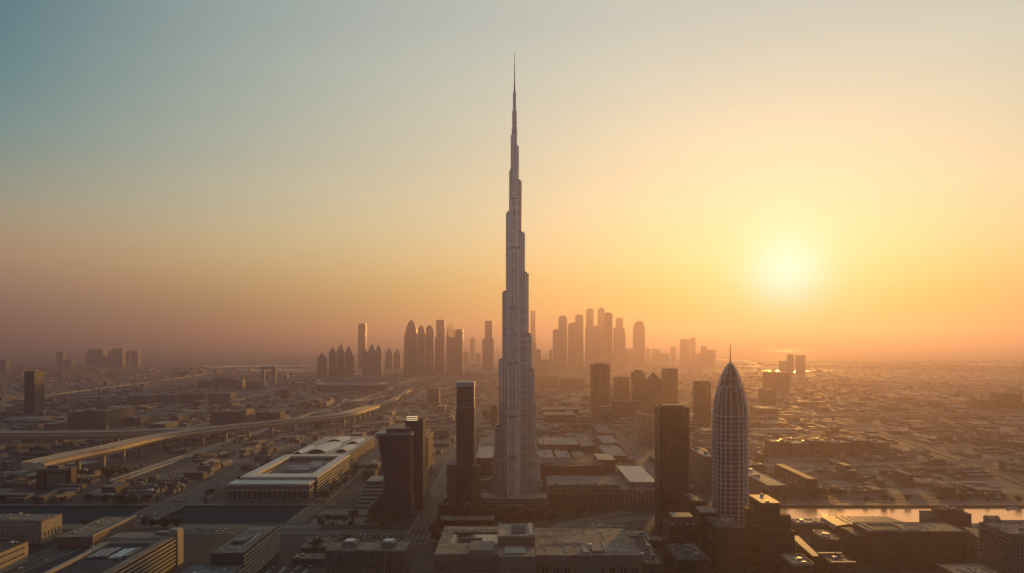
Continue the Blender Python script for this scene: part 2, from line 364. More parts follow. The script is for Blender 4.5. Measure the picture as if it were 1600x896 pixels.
for l in FARROADS:
    pp = pxp(l, .4); wd = 26 if pp[0][1] < 6000 else 40
    road('road', pp, wd, m=M_CONC if random.random() < .5 else M_ASPH, z=.6, lines=False, kerb=False)
    hw_ = wd / 2; pth = smooth_path([(x, y, 0) for x, y in pp], 6) if len(pp) > 2 else [(x, y, 0) for x, y in pp]
    for s_ in (-1, 1): tag(sweep(pth, [(s_ * hw_ - 1, 0), (s_ * hw_ - 1, 2.6), (s_ * hw_ + 1, 2.6), (s_ * hw_ + 1, 0)]).build('kerb', M_CONC_L), kind='structure')

# ---------------------------------------------------------------- building helpers
def roof_mesh(w_, d_, h, par=1.0, th=.5):
    a, b = w_ / 2 + .25, d_ / 2 + .25; mb = MB()
    mb.box(-a, a, -b, -b + th, h - .6, h + par); mb.box(-a, a, b - th, b, h - .6, h + par)
    mb.box(-a, -a + th, -b + th, b - th, h - .6, h + par); mb.box(a - th, a, -b + th, b - th, h - .6, h + par)
    mb.poly([(-a + th, -b + th, h + .1), (a - th, -b + th, h + .1), (a - th, b - th, h + .1), (-a + th, b - th, h + .1)])
    return mb
def rect(w_, d_): return [(-w_ / 2, -d_ / 2), (w_ / 2, -d_ / 2), (w_ / 2, d_ / 2), (-w_ / 2, d_ / 2)]
UNIT_M = [M_CONC_L, M_GREYM, M_CONC, M_WHITE]
def block(name, label, cat, x0, x1, y0, y1, h, wall, roof='tan', units=3, par=1.0, rz=0, group=None, z0=0, o=True, usize=1.0):
    w_, d_ = x1 - x0, y1 - y0
    t = thing(name, label, cat, ((x0 + x1) / 2, (y0 + y1) / 2, z0), rz, group)
    MB().prism(rect(w_, d_), 0, h).build('wall', wall, t)
    roof_mesh(w_, d_, h, par).build('roof', ROOFS[roof], t)
    for k in range(units):
        uw, ud, uh = random.uniform(3, 7) * usize, random.uniform(3, 7) * usize, random.uniform(1.6, 3.6) * usize
        ux = random.uniform(-w_ / 2 + uw, w_ / 2 - uw) if w_ > 2.2 * uw else 0; uy = random.uniform(-d_ / 2 + ud, d_ / 2 - ud) if d_ > 2.2 * ud else 0
        MB().box(ux - uw / 2, ux + uw / 2, uy - ud / 2, uy + ud / 2, h + .1, h + uh).build('roof_unit', random.choice(UNIT_M), t)
    if 'aunits' in globals() and y0 < 1262 and w_ > 18 and d_ > 18: aunits(t, w_ - 4, d_ - 4, h, int(min(18, w_ * d_ / 170)), .6)
    if o: occ(x0, x1, y0, y1)
    return t
def pblock(name, label, cat, px0, px1, yt, yb, depth, wall, **kw):
    """front face given by its photo columns, roof-edge row and ground row"""
    Y = Yg(yb); return block(name, label, cat, X(px0, Y), X(px1, Y), Y, Y + depth, H(yt, Y), wall, **kw)

# ---------------------------------------------------------------- the tallest tower
M_TALL = facade('silver_tower_cladding', (.66, .635, .60), (.46, .45, .44), bay=400, floor=4.8, fu=.0, fv=.5, wrough=.34, grough=.3, metal=.72, dim=False,
                bands=[(72, 80), (182, 190), (310, 318), (424, 432), (532, 540), (590, 597)], bump=0, gspec=.6, vary=.04)
M_MULL = plain('steel_mullion', (.92, .89, .85), .36, metal=.6, vary=.05)
M_SPIRE = plain('spire_steel', (.20, .20, .21), .35, metal=.7, vary=.1)
tall = thing('skyscraper', 'tallest tower, silver and needle-topped, stepping back in tiers to a thin spire', 'skyscraper', (4.6, 1402, 0))
def tier_poly(reach, wd, a):
    hw = wd / 2; s0 = -2; r10 = max(reach - 10, 0); pts = [(s0, -hw), (r10, -hw), (r10, -hw + 2.2), (reach - 5.5, -hw + 2.2)] if reach > 12 else [(s0, -hw), (reach - 5.5, -hw)]
    r = hw - 3.4
    pts += [(reach - 5.5, -r)]
    for k in range(1, 8): th = -pi / 2 + pi * k / 8; pts.append((reach - 5.5 + 5.5 * cos(th), r * sin(th)))
    pts += [(reach - 5.5, r), (reach - 5.5, hw - 2.2), (r10, hw - 2.2), (r10, hw), (s0, hw)] if reach > 12 else [(reach - 5.5, hw), (s0, hw)]
    return [(x * cos(a) - y * sin(a), x * sin(a) + y * cos(a)) for x, y in pts]
WINGS = {R(-96): [(11.5, 622), (16, 560), (22, 470), (28, 362), (35, 262), (42, 168), (50, 96)],
         R(30):  [(9.5, 659), (13.5, 596), (20, 501), (27.5, 428), (34.5, 316), (41.5, 250), (46, 188), (53, 92), (58, 44)],
         R(150): [(7, 680), (9.5, 615), (15.5, 538), (23.5, 393), (31.5, 269), (40, 147), (45, 90), (51, 50)]}
for a, l in WINGS.items():
    for k, (reach, top) in enumerate(l):
        mb = MB(); wd = 21 - k * .5 if k > 1 else (16 if k else 9)
        mb.prism(tier_poly(reach, wd, a), 0, top)
        t_ = mb.build('tier', M_TALL, tall)
        fn = MB(); pl_ = tier_poly(reach, wd, a); L_ = 0; nx_f = 2.0
        for (p0, p1) in zip(pl_, pl_[1:]):
            sg = math.dist(p0, p1)
            while L_ + sg > nx_f:
                f_ = (nx_f - L_) / sg; x, y = p0[0] + (p1[0] - p0[0]) * f_, p0[1] + (p1[1] - p0[1]) * f_; ex, ey = (p1[0] - p0[0]) / sg, (p1[1] - p0[1]) / sg
                fn.prism([(x - ex * .9 - ey * .2, y - ey * .9 + ex * .2), (x - ex * .9 + ey * 1.5, y - ey * .9 - ex * 1.5), (x + ex * .9 + ey * 1.5, y + ey * .9 - ex * 1.5), (x + ex * .9 - ey * .2, y + ey * .9 + ex * .2)], 0, top - .5)
                nx_f += 5.2
            L_ += sg
        fn.build('mullion', M_MULL, t_)
        MB().prism(tier_poly(reach - .7, wd - 1.4, a), top, top + 2.2).build('tier_parapet', M_SPIRE, t_)
def ngon(r, k=16, ph=0): return [(r * cos(2 * pi * i / k + ph), r * sin(2 * pi * i / k + ph)) for i in range(k)]
mb = MB(); mb.prism(ngon(10, 8, .2), 0, 556); mb.prism(ngon(7.4, 8, .2), 556, 618); mb.prism(ngon(5.2, 10, .2), 618, 692); mb.build('core', M_TALL, tall)
mb = MB(); mb.prism(ngon(4.3, 12), 692, 724); mb.prism(ngon(2.9, 12), 724, 757); mb.build('upper_core', M_TALL, tall)
mb = MB(); mb.prism(ngon(1.7), 757, 778, poly1=ngon(1.1)); mb.prism(ngon(1.0), 778, 829, poly1=ngon(.3)); mb.build('spire', M_SPIRE, tall)
occ(-60, 75, 1335, 1460)
pod = thing('podium_building', 'banded low podium wrapped round the foot of the tallest tower', 'building', (0, 1340, 0))
PB = facade('podium_strip_facade', (.20, .185, .17), bay=60, floor=5.5, fu=.02, fv=.5, wrough=.5)
arc = lambda r0, sx=1.0: [(sx * r0 * cos(t), 42 - r0 * .55 * sin(t)) for t in [pi * k / 20 for k in range(21)]][::-1]
mb = MB(); mb.prism([(-60, 60)] + [(-60 + 6 * k, 14 - 10 * sin(pi * k / 20)) for k in range(21)] + [(60, 60)], 0, 26); mb.build('wall', PB, pod)
for z in (8.5, 14.5, 20.5, 26.2):
    MB().prism([(-61.5, 50)] + [(-61.5 + 6.15 * k, 12.4 - 10 * sin(pi * k / 20)) for k in range(21)] + [(61.5, 50)], z, z + 1.3, bottom=True).build('ledge', M_CONC, pod)
occ(-62, 62, 1325, 1400)
ent = block('entrance_pavilion', 'small pale pavilion with tall glass bays at the foot of the tallest tower', 'pavilion', X(779, 1322), X(817, 1322), 1314, 1326, 21, facade('pavilion_bays', (.33, .31, .27), bay=6.5, floor=9.5, fu=.18, fv=.22), roof='tan', units=0)

# ---------------------------------------------------------------- curved dark tower with balcony slabs
ct = thing('office_tower', 'dark tower with flaring curved side and stacked balcony slabs', 'tower', (X(610, 1333), 1333, 0)); cx = X(610, 1333)
CT = [(0, 573, 645), (12, 573, 645), (28, 586, 644), (45, 597, 643), (70, 597, 643), (95, 593.5, 643), (118, 589.5, 643), (138, 587, 643)]
def ctx(z):
    for i in range(len(CT) - 1):
        if z <= CT[i + 1][0] or i == len(CT) - 2:
            t = (z - CT[i][0]) / (CT[i + 1][0] - CT[i][0]); t = min(max(t, 0), 1); t = t * t * (3 - 2 * t) if i in (1,) else t
            return X(CT[i][1] + (CT[i + 1][1] - CT[i][1]) * t, 1333) - cx, X(CT[i][2] + (CT[i + 1][2] - CT[i][2]) * t, 1333) - cx
def rrect(x0, x1, y0, y1, r, k=4):
    out = []
    for (px_, py_, a0) in ((x1 - r, y0 + r, -pi / 2), (x1 - r, y1 - r, 0), (x0 + r, y1 - r, pi / 2), (x0 + r, y0 + r, pi)):
        for i in range(k + 1): th = a0 + pi / 2 * i / k; out.append((px_ + r * cos(th), py_ + r * sin(th)))
    return out
mb = MB(); zs = [i * 4.6 for i in range(31)]
M_BLUEG = facade('blue_dark_glazing', (.035, .065, .12), (.015, .035, .075), bay=2.4, floor=4.6, fu=.12, fv=.2, wrough=.4, grough=.15, bump=.1, gspec=.22)
for a, b in zip(zs[:-1], zs[1:]):
    xa, xb = ctx(a); xc, xd = ctx(b)
    mb.prism(rrect(xa + 2, xb - 2, 2, 44, 5), a, b, poly1=rrect(xc + 2, xd - 2, 2, 44, 5))
mb.build('glazing', M_BLUEG, ct)
M_SLAB = plain('slab_edge', (.10, .125, .17), .8, spec=.2)
for z in zs[1:]:
    xa, xb = ctx(z); MB().prism(rrect(xa, xb, 0, 46, 6), z - .35, z + .35, bottom=True).build('balcony_slab', M_SLAB, ct)
xa, xb = ctx(138)
MB().prism(rrect(xa - 1, xb + 1, -1, 47, 6), 138.2, 142.5, bottom=True).build('roof', plain('slab_roof', (.26, .26, .26), .5), ct)
MB().box(xa + 16, xb - 6, 12, 40, 142.5, 150).build('roof_unit', M_DARKM, ct)
occ(X(573, 1333), X(645, 1333), 1333, 1380)
bt = thing('office_tower', 'dark slab tower with lit crown lights behind the curved tower', 'tower', (X(648, 1392), 1385, 0))
W2 = X(660, 1392) - X(633, 1392)
MB().prism(rect(W2, 44), 0, 158).build('wall', M_BLUEG, bt, (0, 22, 0))
roof_mesh(W2, 44, 158, 2).build('roof', ROOFS['dark'], bt, (0, 22, 0))
MB().box(-14, 4, 6, 26, 158.2, 168).build('crown', M_DARKM, bt)
lm = bpy.data.materials.new('crown_lamps'); lm.use_nodes = True; q = lm.node_tree.nodes['Principled BSDF']
q.inputs['Emission Color'].default_value = (1, .78, .42, 1); q.inputs['Emission Strength'].default_value = 1.6; q.inputs['Base Color'].default_value = (.3, .25, .2, 1)
for z in (159.6, 162.8, 166): MB().box(-14.5, 4.5, 5.6, 5.95, z, z + .8).build('light_strip', lm, bt)
M_FIN = plain('terracotta_fin', (.24, .15, .10), .6)
MB().box(W2 / 2 - 24, W2 / 2 - 2, 45, 150, 0, 128).build('rear_wing', M_BLUEG, bt)
MB().box(W2 / 2 - 24.5, W2 / 2 - 1.5, 44.5, 150.5, 128, 129.2).build('wing_roof', ROOFS['tan'], bt)
for k in range(9):
    z = 64 + k * 7
    MB().prism([(W2 / 2 - 2, 46), (W2 / 2 + 4, 50), (W2 / 2 + 4, 146), (W2 / 2 - 2, 149)], z, z + 2.6, bottom=True).build('sunlit_balcony', M_FIN, bt)
occ(X(633, 1392) + 0, X(664, 1392), 1385, 1545)

# terraced building beside the curved tower
tb = thing('terraced_building', 'pale stepped low building with stripes beside the curved tower', 'building', (X(556, 1390), 1390, 0))
for k in range(7):
    MB().box(0, 52 - k * .1, k * 15, 150, k * 4.4, (k + 1) * 4.4).build('terrace_tier', FAC['grey'][1] if k % 2 else FAC['pale cream'][1], tb)
MB().box(2, 50, 92, 149, 30.9, 33.5).build('roof', ROOFS['pale'], tb)
occ(X(552, 1390), X(600, 1390), 1385, 1545)

# ---------------------------------------------------------------- dark glass tower with white cap
M_DG = facade('deep_blue_grid_glass', (.06, .08, .13), (.015, .03, .065), bay=4.1, floor=5.2, fu=.22, fv=.2, wrough=.4, grough=.15, bump=.2, gspec=.22)
wt = thing('office_tower', 'slender dark glass tower with white flat cap beside the tallest tower', 'tower', (X(727, 1364), 1364, 0))
a, b = X(713, 1364) - X(727, 1364), X(741, 1364) - X(727, 1364)
MB().box(a, b, 0, 30, 0, 184).build('wall', M_DG, wt)
MB().box(a - .6, b + .6, -.6, 30.6, 184, 186).build('ledge', M_CONC_L, wt)
MB().box(a + 1, b - 2, 1, 29, 186, 222).build('upper_wall', facade('upper_grid_glass', (.13, .135, .15), (.03, .035, .05), bay=3.6, floor=4.6, fu=.25, fv=.3), wt)
for x in (a + .2, b - 1.4): MB().box(x, x + 1.2, 0, 30, 186, 222).build('side_fin', M_CONC_L, wt)
MB().box(a + 1.5, b - 2.5, 1.5, 28.5, 210, 222.2).build('louvre_band', M_GREYM, wt)
MB().box(a - .5, b + .3, -1, 31, 222.3, 230.5).build('cap', plain('cream_cap', (.62, .60, .52), .45), wt)
occ(X(713, 1364), X(741, 1364), 1364, 1396)
M_BRV = facade('brown_vertical', (.21, .15, .11), (.07, .055, .05), bay=3.2, floor=40, fu=.5, fv=.02)
block('shaft_building', 'narrow brown shaft with pale top against the white-capped tower', 'building', X(698, 1345), X(712, 1345), 1345, 1362, 86, M_BRV, roof='pale', units=1, usize=.8)
block('shaft_building', 'narrow brown shaft standing between white-capped tower and the tallest tower', 'building', X(736, 1345), X(751, 1345), 1345, 1362, 84, M_BRV, roof='tan', units=0)
block('podium_building', 'dark low podium below the white-capped tower', 'building', X(684, 1322), X(736, 1322), 1322, 1343.5, 20, facade('dark_bays', (.07, .065, .065), bay=7, floor=9, fu=.2, fv=.2), roof='dark', units=2)
block('long_building', 'long pale low building beside the avenue, leading to the white-capped tower', 'building', -124, -102, 1400, 1640, 16, FAC['grey'][1], roof='tan', units=4)
block('canopy_building', 'flat pale canopy roof over a dark base near the white-capped tower', 'building', X(687, 1235), X(772, 1235), 1235, 1262, 15, facade('canopy_dark_wall', (.05, .045, .045), bay=8, floor=12, fu=.1, fv=.05), roof='tan', units=0)
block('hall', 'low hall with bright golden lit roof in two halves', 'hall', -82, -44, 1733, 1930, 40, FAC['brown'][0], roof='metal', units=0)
block('hall', 'low grey-roofed hall behind the golden-roofed hall', 'hall', -88, -40, 1945, 2180, 34, FAC['brown'][0], roof='grey', units=3)

# ---------------------------------------------------------------- brown tower and domed tower
M_BG = facade('brown_grid_tower', (.15, .095, .08), (.05, .038, .036), bay=4.2, floor=4.6, fu=.3, fv=.3, wrough=.5)
M_BD = facade('brown_dark_tower', (.085, .055, .05), (.04, .03, .03), bay=5, floor=60, fu=.5, fv=.01, wrough=.5)
b4 = thing('office_tower', 'broad dark brown tower with square crown left of the domed tower', 'tower', (259, 1224, 0))
MB().box(-24, 24, 2, 42, 0, 176).build('wall', M_BD, b4)
MB().box(-12, 22, 0, 3, 0, 172).build('facade_panel', M_BG, b4)
MB().prism([(-12, .2), (22, .2), (22, 2.6), (-12, 2.6)], 172, 172.5).build('ledge', M_CONC, b4)
for pts in ([(-24, 1), (24, 1), (24, 3.4), (-24, 3.4)], [(-24, 40.6), (24, 40.6), (24, 43), (-24, 43)]): MB().prism(pts, 176, 197).build('crown_wall', M_BD, b4)
for x in (-24, 21.6): MB().box(x, x + 2.4, 3.4, 40.6, 176, 197).build('crown_wall', M_BD, b4)
MB().box(-21.6, 21.6, 3.4, 40.6, 176, 194.5, top=0).build('roof', ROOFS['grey'], b4)
MB().box(-16, 16, 12, 34, 194.5, 199.5).build('roof_unit', M_DARKM, b4)
for x in (-23.5, -14, 22.2): MB().box(x, x + 1.2, -.4, 1.9, 0, 174).build('pilaster', plain('brown_pilaster', (.13, .085, .07), .5), b4)
occ(232, 286, 1224, 1270)

M_DOMEG = facade('bluish_dome_glazing', (.045, .06, .085), (.018, .03, .05), bay=3.2, floor=4.2, fu=.2, fv=.25, wrough=.3, grough=.12)
M_FRAME = plain('pale_tower_frame', (.88, .84, .78), .45, vary=.08)
dt = thing('office_tower', 'domed bullet-shaped tower in a pale grid frame with thin spire', 'tower', (X(1141, 1210), 1210, 0))
def prof(z):
    if z < 190: return 25.8 - max(0, (z - 150)) * .012
    t = (z - 190) / 78; return max(25.3 * max(0, 1 - t ** 1.6) ** .62 * (1 - .1 * t), .6)
def sup(r, k=40, e=2.6): 
    return [(math.copysign(abs(cos(t)) ** (2 / e), cos(t)) * r, math.copysign(abs(sin(t)) ** (2 / e), sin(t)) * r) for t in [2 * pi * i / k for i in range(k)]]
zs = [0, 60, 120, 150, 190] + [190 + 4 * i for i in range(1, 20)]
mb = MB()
for a, b in zip(zs[:-1], zs[1:]): mb.prism(sup(prof(a) - .9), a, b, poly1=sup(prof(b) - .9))
mb.build('glazing', M_DOMEG, dt)
def ringpoly(z0, z1, r0, th, parent, name='floor_ring'):
    mb = MB(); o_, i_ = sup(r0), sup(r0 - th); k = len(o_)
    for i in range(k):
        j = (i + 1) % k
        mb.poly([(*o_[i], z0), (*o_[j], z0), (*o_[j], z1), (*o_[i], z1)]); mb.poly([(*o_[i], z1), (*o_[j], z1), (*i_[j], z1), (*i_[i], z1)]); mb.poly([(*i_[i], z0), (*i_[j], z0), (*o_[j], z0), (*o_[i], z0)])
    return mb.build(name, M_FRAME, parent)
for k in range(27): ringpoly(6 + k * 6.9, 6.8 + k * 6.9 + (.9 if k in (0, 20, 26) else 0), prof(6 + k * 6.9) + .25, 1.4, dt)
ringpoly(232, 233, prof(232) + .4, 1.5, dt); ringpoly(244, 244.8, prof(244) + .4, 1.3, dt)
for i in range(20):
    t = 2 * pi * (i + .5) / 20; mb = MB(); zz_ = [0, 60, 120, 150, 190] + [190 + 6 * q for q in range(1, 14)]; top = 268 if i % 2 == 0 else 233
    path = []
    for z in zz_:
        if z > top: break
        r = prof(min(z, 267)) + .35; path.append((math.copysign(abs(cos(t)) ** (2 / 2.6), cos(t)) * r, math.copysign(abs(sin(t)) ** (2 / 2.6), sin(t)) * r, z))
    tx, ty = -sin(t) * .72, cos(t) * .72; ox, oy = cos(t) * .7, sin(t) * .7
    for p0, p1 in zip(path[:-1], path[1:]):
        A0 = [(p0[0] - tx - ox, p0[1] - ty - oy, p0[2]), (p0[0] - tx + ox, p0[1] - ty + oy, p0[2]), (p0[0] + tx + ox, p0[1] + ty + oy, p0[2]), (p0[0] + tx - ox, p0[1] + ty - oy, p0[2])]
        A1 = [(p1[0] - tx - ox, p1[1] - ty - oy, p1[2]), (p1[0] - tx + ox, p1[1] - ty + oy, p1[2]), (p1[0] + tx + ox, p1[1] + ty + oy, p1[2]), (p1[0] + tx - ox, p1[1] + ty - oy, p1[2])]
        for q in range(3): mb.poly([A0[q], A0[q + 1], A1[q + 1], A1[q]])
    mb.build('rib', M_FRAME, dt)
mb = MB(); mb.prism(ngon(2.6, 10), 264, 272, poly1=ngon(1.1, 10)); mb.prism(ngon(1.0, 10), 272, 300, poly1=ngon(.3, 10)); mb.build('spire', M_SPIRE, dt)
MB().box(-34, 30, -26, 30, 0, 9).build('podium', FAC['brown'][0], dt)
occ(X(1112, 1210), X(1172, 1210), 1180, 1242)
# ---------------------------------------------------------------- foreground buildings
M_WFRAME = plain('window_frame', (.30, .26, .22), .5)
def window_protos():
    out = {}
    for nm, (w_, h_) in {'small': (2.6, 2.2), 'tall': (3.2, 7.5), 'wide': (5.5, 2.2)}.items():
        mb = MB(); t = .28; dpt = .35
        mb.box(-w_ / 2, w_ / 2, -dpt, 0, 0, t, 0); mb.box(-w_ / 2, w_ / 2, -dpt, 0, h_ - t, h_, 0)
        mb.box(-w_ / 2, -w_ / 2 + t, -dpt, 0, t, h_ - t, 0); mb.box(w_ / 2 - t, w_ / 2, -dpt, 0, t, h_ - t, 0)
        mb.box(-.09, .09, -dpt + .1, -.02, t, h_ - t, 0)
        mb.poly([(-w_ / 2 + t, -.06, t), (w_ / 2 - t, -.06, t), (w_ / 2 - t, -.06, h_ - t), (-w_ / 2 + t, -.06, h_ - t)], 1)
        me = bpy.data.meshes.new('window'); me.from_pydata(mb.v, [], mb.f); me.materials.append(M_WFRAME); me.materials.append(M_GLASS)
        me.polygons.foreach_set('material_index', mb.m); me.update(); out[nm] = me
    return out
WP = window_protos()
def windows(parent, kind, pts, rz=0):
    for x, y, z in pts:
        o = bpy.data.objects.new('window', WP[kind]); COL.objects.link(o); o.parent = parent; o.location = (x, y, z); o.rotation_euler = (0, 0, rz)
WALL_C = plain('cream_wall', (.27, .22, .17), .75, vary=.3, scale=.08)
WALL_S = plain('sand_wall', (.27, .19, .13), .75, vary=.3, scale=.08)
WALL_R = plain('red_brown_wall', (.13, .075, .058), .75, vary=.3, scale=.08)
WALL_D = plain('dark_brown_wall', (.075, .055, .05), .7, vary=.3, scale=.1)
WALL_SUN_TINT = plain('sunlit_stone_band', (.52, .40, .28), .65, vary=.2, scale=.08)  # lighter wall tone with the low sunlight on lit sides painted in
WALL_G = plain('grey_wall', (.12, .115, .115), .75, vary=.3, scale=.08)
def aunits(t, w_, d_, h, n_, s=1.0):
    for k in range(max(2, n_ // 2)):
        L = random.uniform(.2, .5) * (w_ if k % 2 else d_); x, y = random.uniform(-w_ / 2 + 2, w_ / 2 - 2), random.uniform(-d_ / 2 + 2, d_ / 2 - 2)
        if k % 2: x = max(-w_ / 2 + L / 2, min(w_ / 2 - L / 2, x)); MB().box(x - L / 2, x + L / 2, y - .35, y + .35, h + .35, h + .95).build('duct', M_GREYM, t)
        else: y = max(-d_ / 2 + L / 2, min(d_ / 2 - L / 2, y)); MB().box(x - .35, x + .35, y - L / 2, y + L / 2, h + .35, h + .95).build('duct', M_GREYM, t)
    n_ = int(n_ * 1.8)
    for k in range(n_):
        a, b, c = random.uniform(1.5, 5) * s, random.uniform(1.5, 5) * s, random.uniform(1.2, 2.8) * s
        x, y = random.uniform(-w_ / 2 + a, w_ / 2 - a), random.uniform(-d_ / 2 + b, d_ / 2 - b)
        if random.random() < .25: MB().prism([(x + px_, y + py_) for px_, py_ in ngon(a * .45, 12)], h + .1, h + c).build('roof_vent', random.choice(UNIT_M), t)
        else: MB().box(x - a / 2, x + a / 2, y - b / 2, y + b / 2, h + .1, h + c).build('roof_unit', random.choice(UNIT_M), t)

# bottom left
t = block('apartment_block', 'cream flat-roofed block by the canal with lit end wall', 'building', X(-90, 1146), X(65, 1146), 1146, 1198, 33, plain('warm_cream_wall', (.44, .36, .26), .7, vary=.3, scale=.08), roof='tan', units=5)
W_ = (X(65, 1146) - X(-90, 1146)) / 2
windows(t, 'small', [(-W_ + 8 + i * 7.5, -26, 4 + j * 6.5) for i in range(18) for j in range(4)])
windows(t, 'tall', [(W_, -26 + 8 + i * 9, 9) for i in range(5)], R(90))
MB().box(-W_ - .6, W_ + .6, -26.6, 26.6, 27, 28.2).build('ledge', M_CONC_L, t)
t = block('apartment_block', 'sandy block at the bottom corner with a row of lit top-floor windows', 'building', -790, -664, 962, 1054, 28, WALL_SUN_TINT, roof='dark', units=6)
windows(t, 'wide', [(63, -40 + i * 7.5, 20.5) for i in range(11)] + [(63, -40 + i * 7.5, 12) for i in range(11)], R(90))
MB().box(-63.5, 63.8, -46.6, 46.6, 17, 18.4).build('ledge', M_CONC_L, t)
t = block('parking_deck', 'low tan parking deck with lit parapet beside the canal road', 'building', -668, -616, 1128, 1262, 14, WALL_S, roof='tan', units=2, o=False)
occ(-668, -616, 1128, 1262)
MB().box(23.6, 25.8, -66, 66, 15, 17.2).build('railing', WALL_SUN_TINT, t)
# large stepped block with striped lit side
t = thing('office_block', 'large stepped block with striped sunlit side and tower corner', 'building', (-494, 925, 0))
MB().prism(rect(84, 250), 0, 34).build('wall', WALL_G, t)
mb = MB(); mb.box(-42.3, 42.3, 95, 125.3, 33, 40); mb.box(32, 42.3, -125.3, 95, 33, 40); mb.box(-42.3, -37, -125.3, 95, 33, 37); mb.box(-37, 32, 88, 95, 33, 36.5)
mb.build('upper_wall', WALL_SUN_TINT, t)
MB().poly([(-36, -125, 34.15), (32, -125, 34.15), (32, 88, 34.15), (-36, 88, 34.15)]).build('roof', ROOFS['dark'], t)
MB().box(-42.5, 42.5, 94.8, 125.5, 40, 40.8).build('roof', ROOFS['tan'], t); MB().box(31.8, 42.5, -125.5, 94.8, 40, 40.7).build('roof', ROOFS['tan'], t)
for k in range(7): MB().box(42.3, 43.8, -124, 104, 3.5 + k * 5.1, 5.6 + k * 5.1).build('balcony_band', WALL_SUN_TINT, t)
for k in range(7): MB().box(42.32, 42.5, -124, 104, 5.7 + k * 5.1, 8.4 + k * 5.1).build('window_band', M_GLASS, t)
MB().box(31, 44.4, 108, 126, 0, 46).build('corner_tower', WALL_SUN_TINT, t)
MB().box(12, 34, 112, 124, 41, 44).build('roof_unit', WALL_C, t); MB().box(33, 43, 110, 124, 46, 48.2).build('roof_unit', M_CONC_L, t)
for k in range(6): MB().box(-30 + k * 9, -24 + k * 9, 20, 60, 34.3, 36 + (k % 3)).build('roof_unit', random.choice(UNIT_M), t)
for k in range(12): MB().box(-42.8, -42.3, -120 + k * 20, -114 + k * 20, 4, 30).build('pilaster', WALL_C, t)
occ(-540, -448, 800, 1055)
# slab with lit edge
t = thing('office_block', 'narrow slab block with roof hut and lit banded side, pointing at the canal', 'building', (-352, 1020, 0))
MB().prism(rect(40, 145), 0, 40).build('wall', WALL_G, t); roof_mesh(40, 145, 40, 1.2).build('roof', ROOFS['tan'], t)
for k in range(7): MB().box(20, 21.6, -72, 72, 4 + k * 5.1, 6.4 + k * 5.1).build('balcony_band', WALL_SUN_TINT, t)
for k in range(7): MB().box(20.02, 20.2, -72, 72, 6.5 + k * 5.1, 8.9 + k * 5.1).build('window_band', M_GLASS, t)
MB().box(-10, 8, -30, -8, 40.1, 44).build('roof_hut', WALL_G, t); MB().box(-8, 6, -26, -12, 44, 44.4).build('roof_hatch', M_DARKM, t)
MB().box(9, 12, -40, 20, 40.1, 42).build('roof_unit', M_CONC_L, t); aunits(t, 34, 130, 40, 18, .6)
windows(t, 'wide', [(-12 + i * 8, -72.5, 6 + j * 5.1) for i in range(4) for j in range(6)])
occ(-374, -328, 945, 1095)
t = thing('terrace_block', 'lower terrace roof stepping down in front of the narrow slab block', 'building', (-362, 905, 0))
MB().prism(rect(64, 74), 0, 27).build('wall', WALL_G, t); roof_mesh(64, 74, 27, 1).build('roof', ROOFS['grey'], t)
for k in range(4): MB().box(32, 33.4, -37, 37, 4 + k * 5.6, 6.4 + k * 5.6).build('balcony_band', WALL_SUN_TINT, t)
aunits(t, 60, 70, 27, 5); occ(-396, -328, 868, 943)
# centre-left block with two roof huts
x0, x1 = X(508, 939), X(634, 939)
t = thing('apartment_block', 'grey gridded block with two roof huts and satellite dishes', 'building', ((x0 + x1) / 2, 962, 0)); w_ = x1 - x0
MB().prism(rect(w_, 46), 0, 45).build('wall', WALL_G, t); roof_mesh(w_, 46, 45, 1.4).build('roof', ROOFS['tan'], t)
for cx_ in (-w_ / 2 + 26, w_ / 2 - 24): MB().box(cx_ - 9, cx_ + 9, -6, 14, 45.1, 51).build('roof_hut', WALL_C, t); MB().box(cx_ - 6, cx_ + 5, -3, 10, 51, 52.6).build('roof_unit', M_WHITE, t)
for i in range(9): MB().box(-w_ / 2 + 1 + i * (w_ - 2) / 8 - .8, -w_ / 2 + 1 + i * (w_ - 2) / 8 + .8, -24.4, -23, 0, 43.5).build('pilaster', WALL_C, t)
for j in range(5): MB().box(-w_ / 2, w_ / 2, -23.9, -23, 6 + j * 8.4, 7.2 + j * 8.4).build('ledge', WALL_C, t)
for i in range(8): windows(t, 'tall' if i in (1, 6) else 'small', [(-w_ / 2 + 1 + (i + .5) * (w_ - 2) / 8, -23, 9 + j * 8.4 - (1.3 if i in (1, 6) else 0)) for j in range(4)])
for i in range(8): windows(t, 'small', [(-w_ / 2 + 1 + (i + .5) * (w_ - 2) / 8, -23, 41.7 - 1.5)] if i % 2 else [])
for i in range(14):
    x, y = random.uniform(-w_ / 2 + 4, w_ / 2 - 4), random.uniform(-18, 18); MB().prism([(x + a_, y + b_) for a_, b_ in ngon(.9, 10)], 45.1, 46.6, poly1=[(x + a_ * 1.6, y + b_ * 1.6) for a_, b_ in ngon(.9, 10)]).build('roof_dish', M_WHITE, t)
occ(x0, x1, 939, 985)
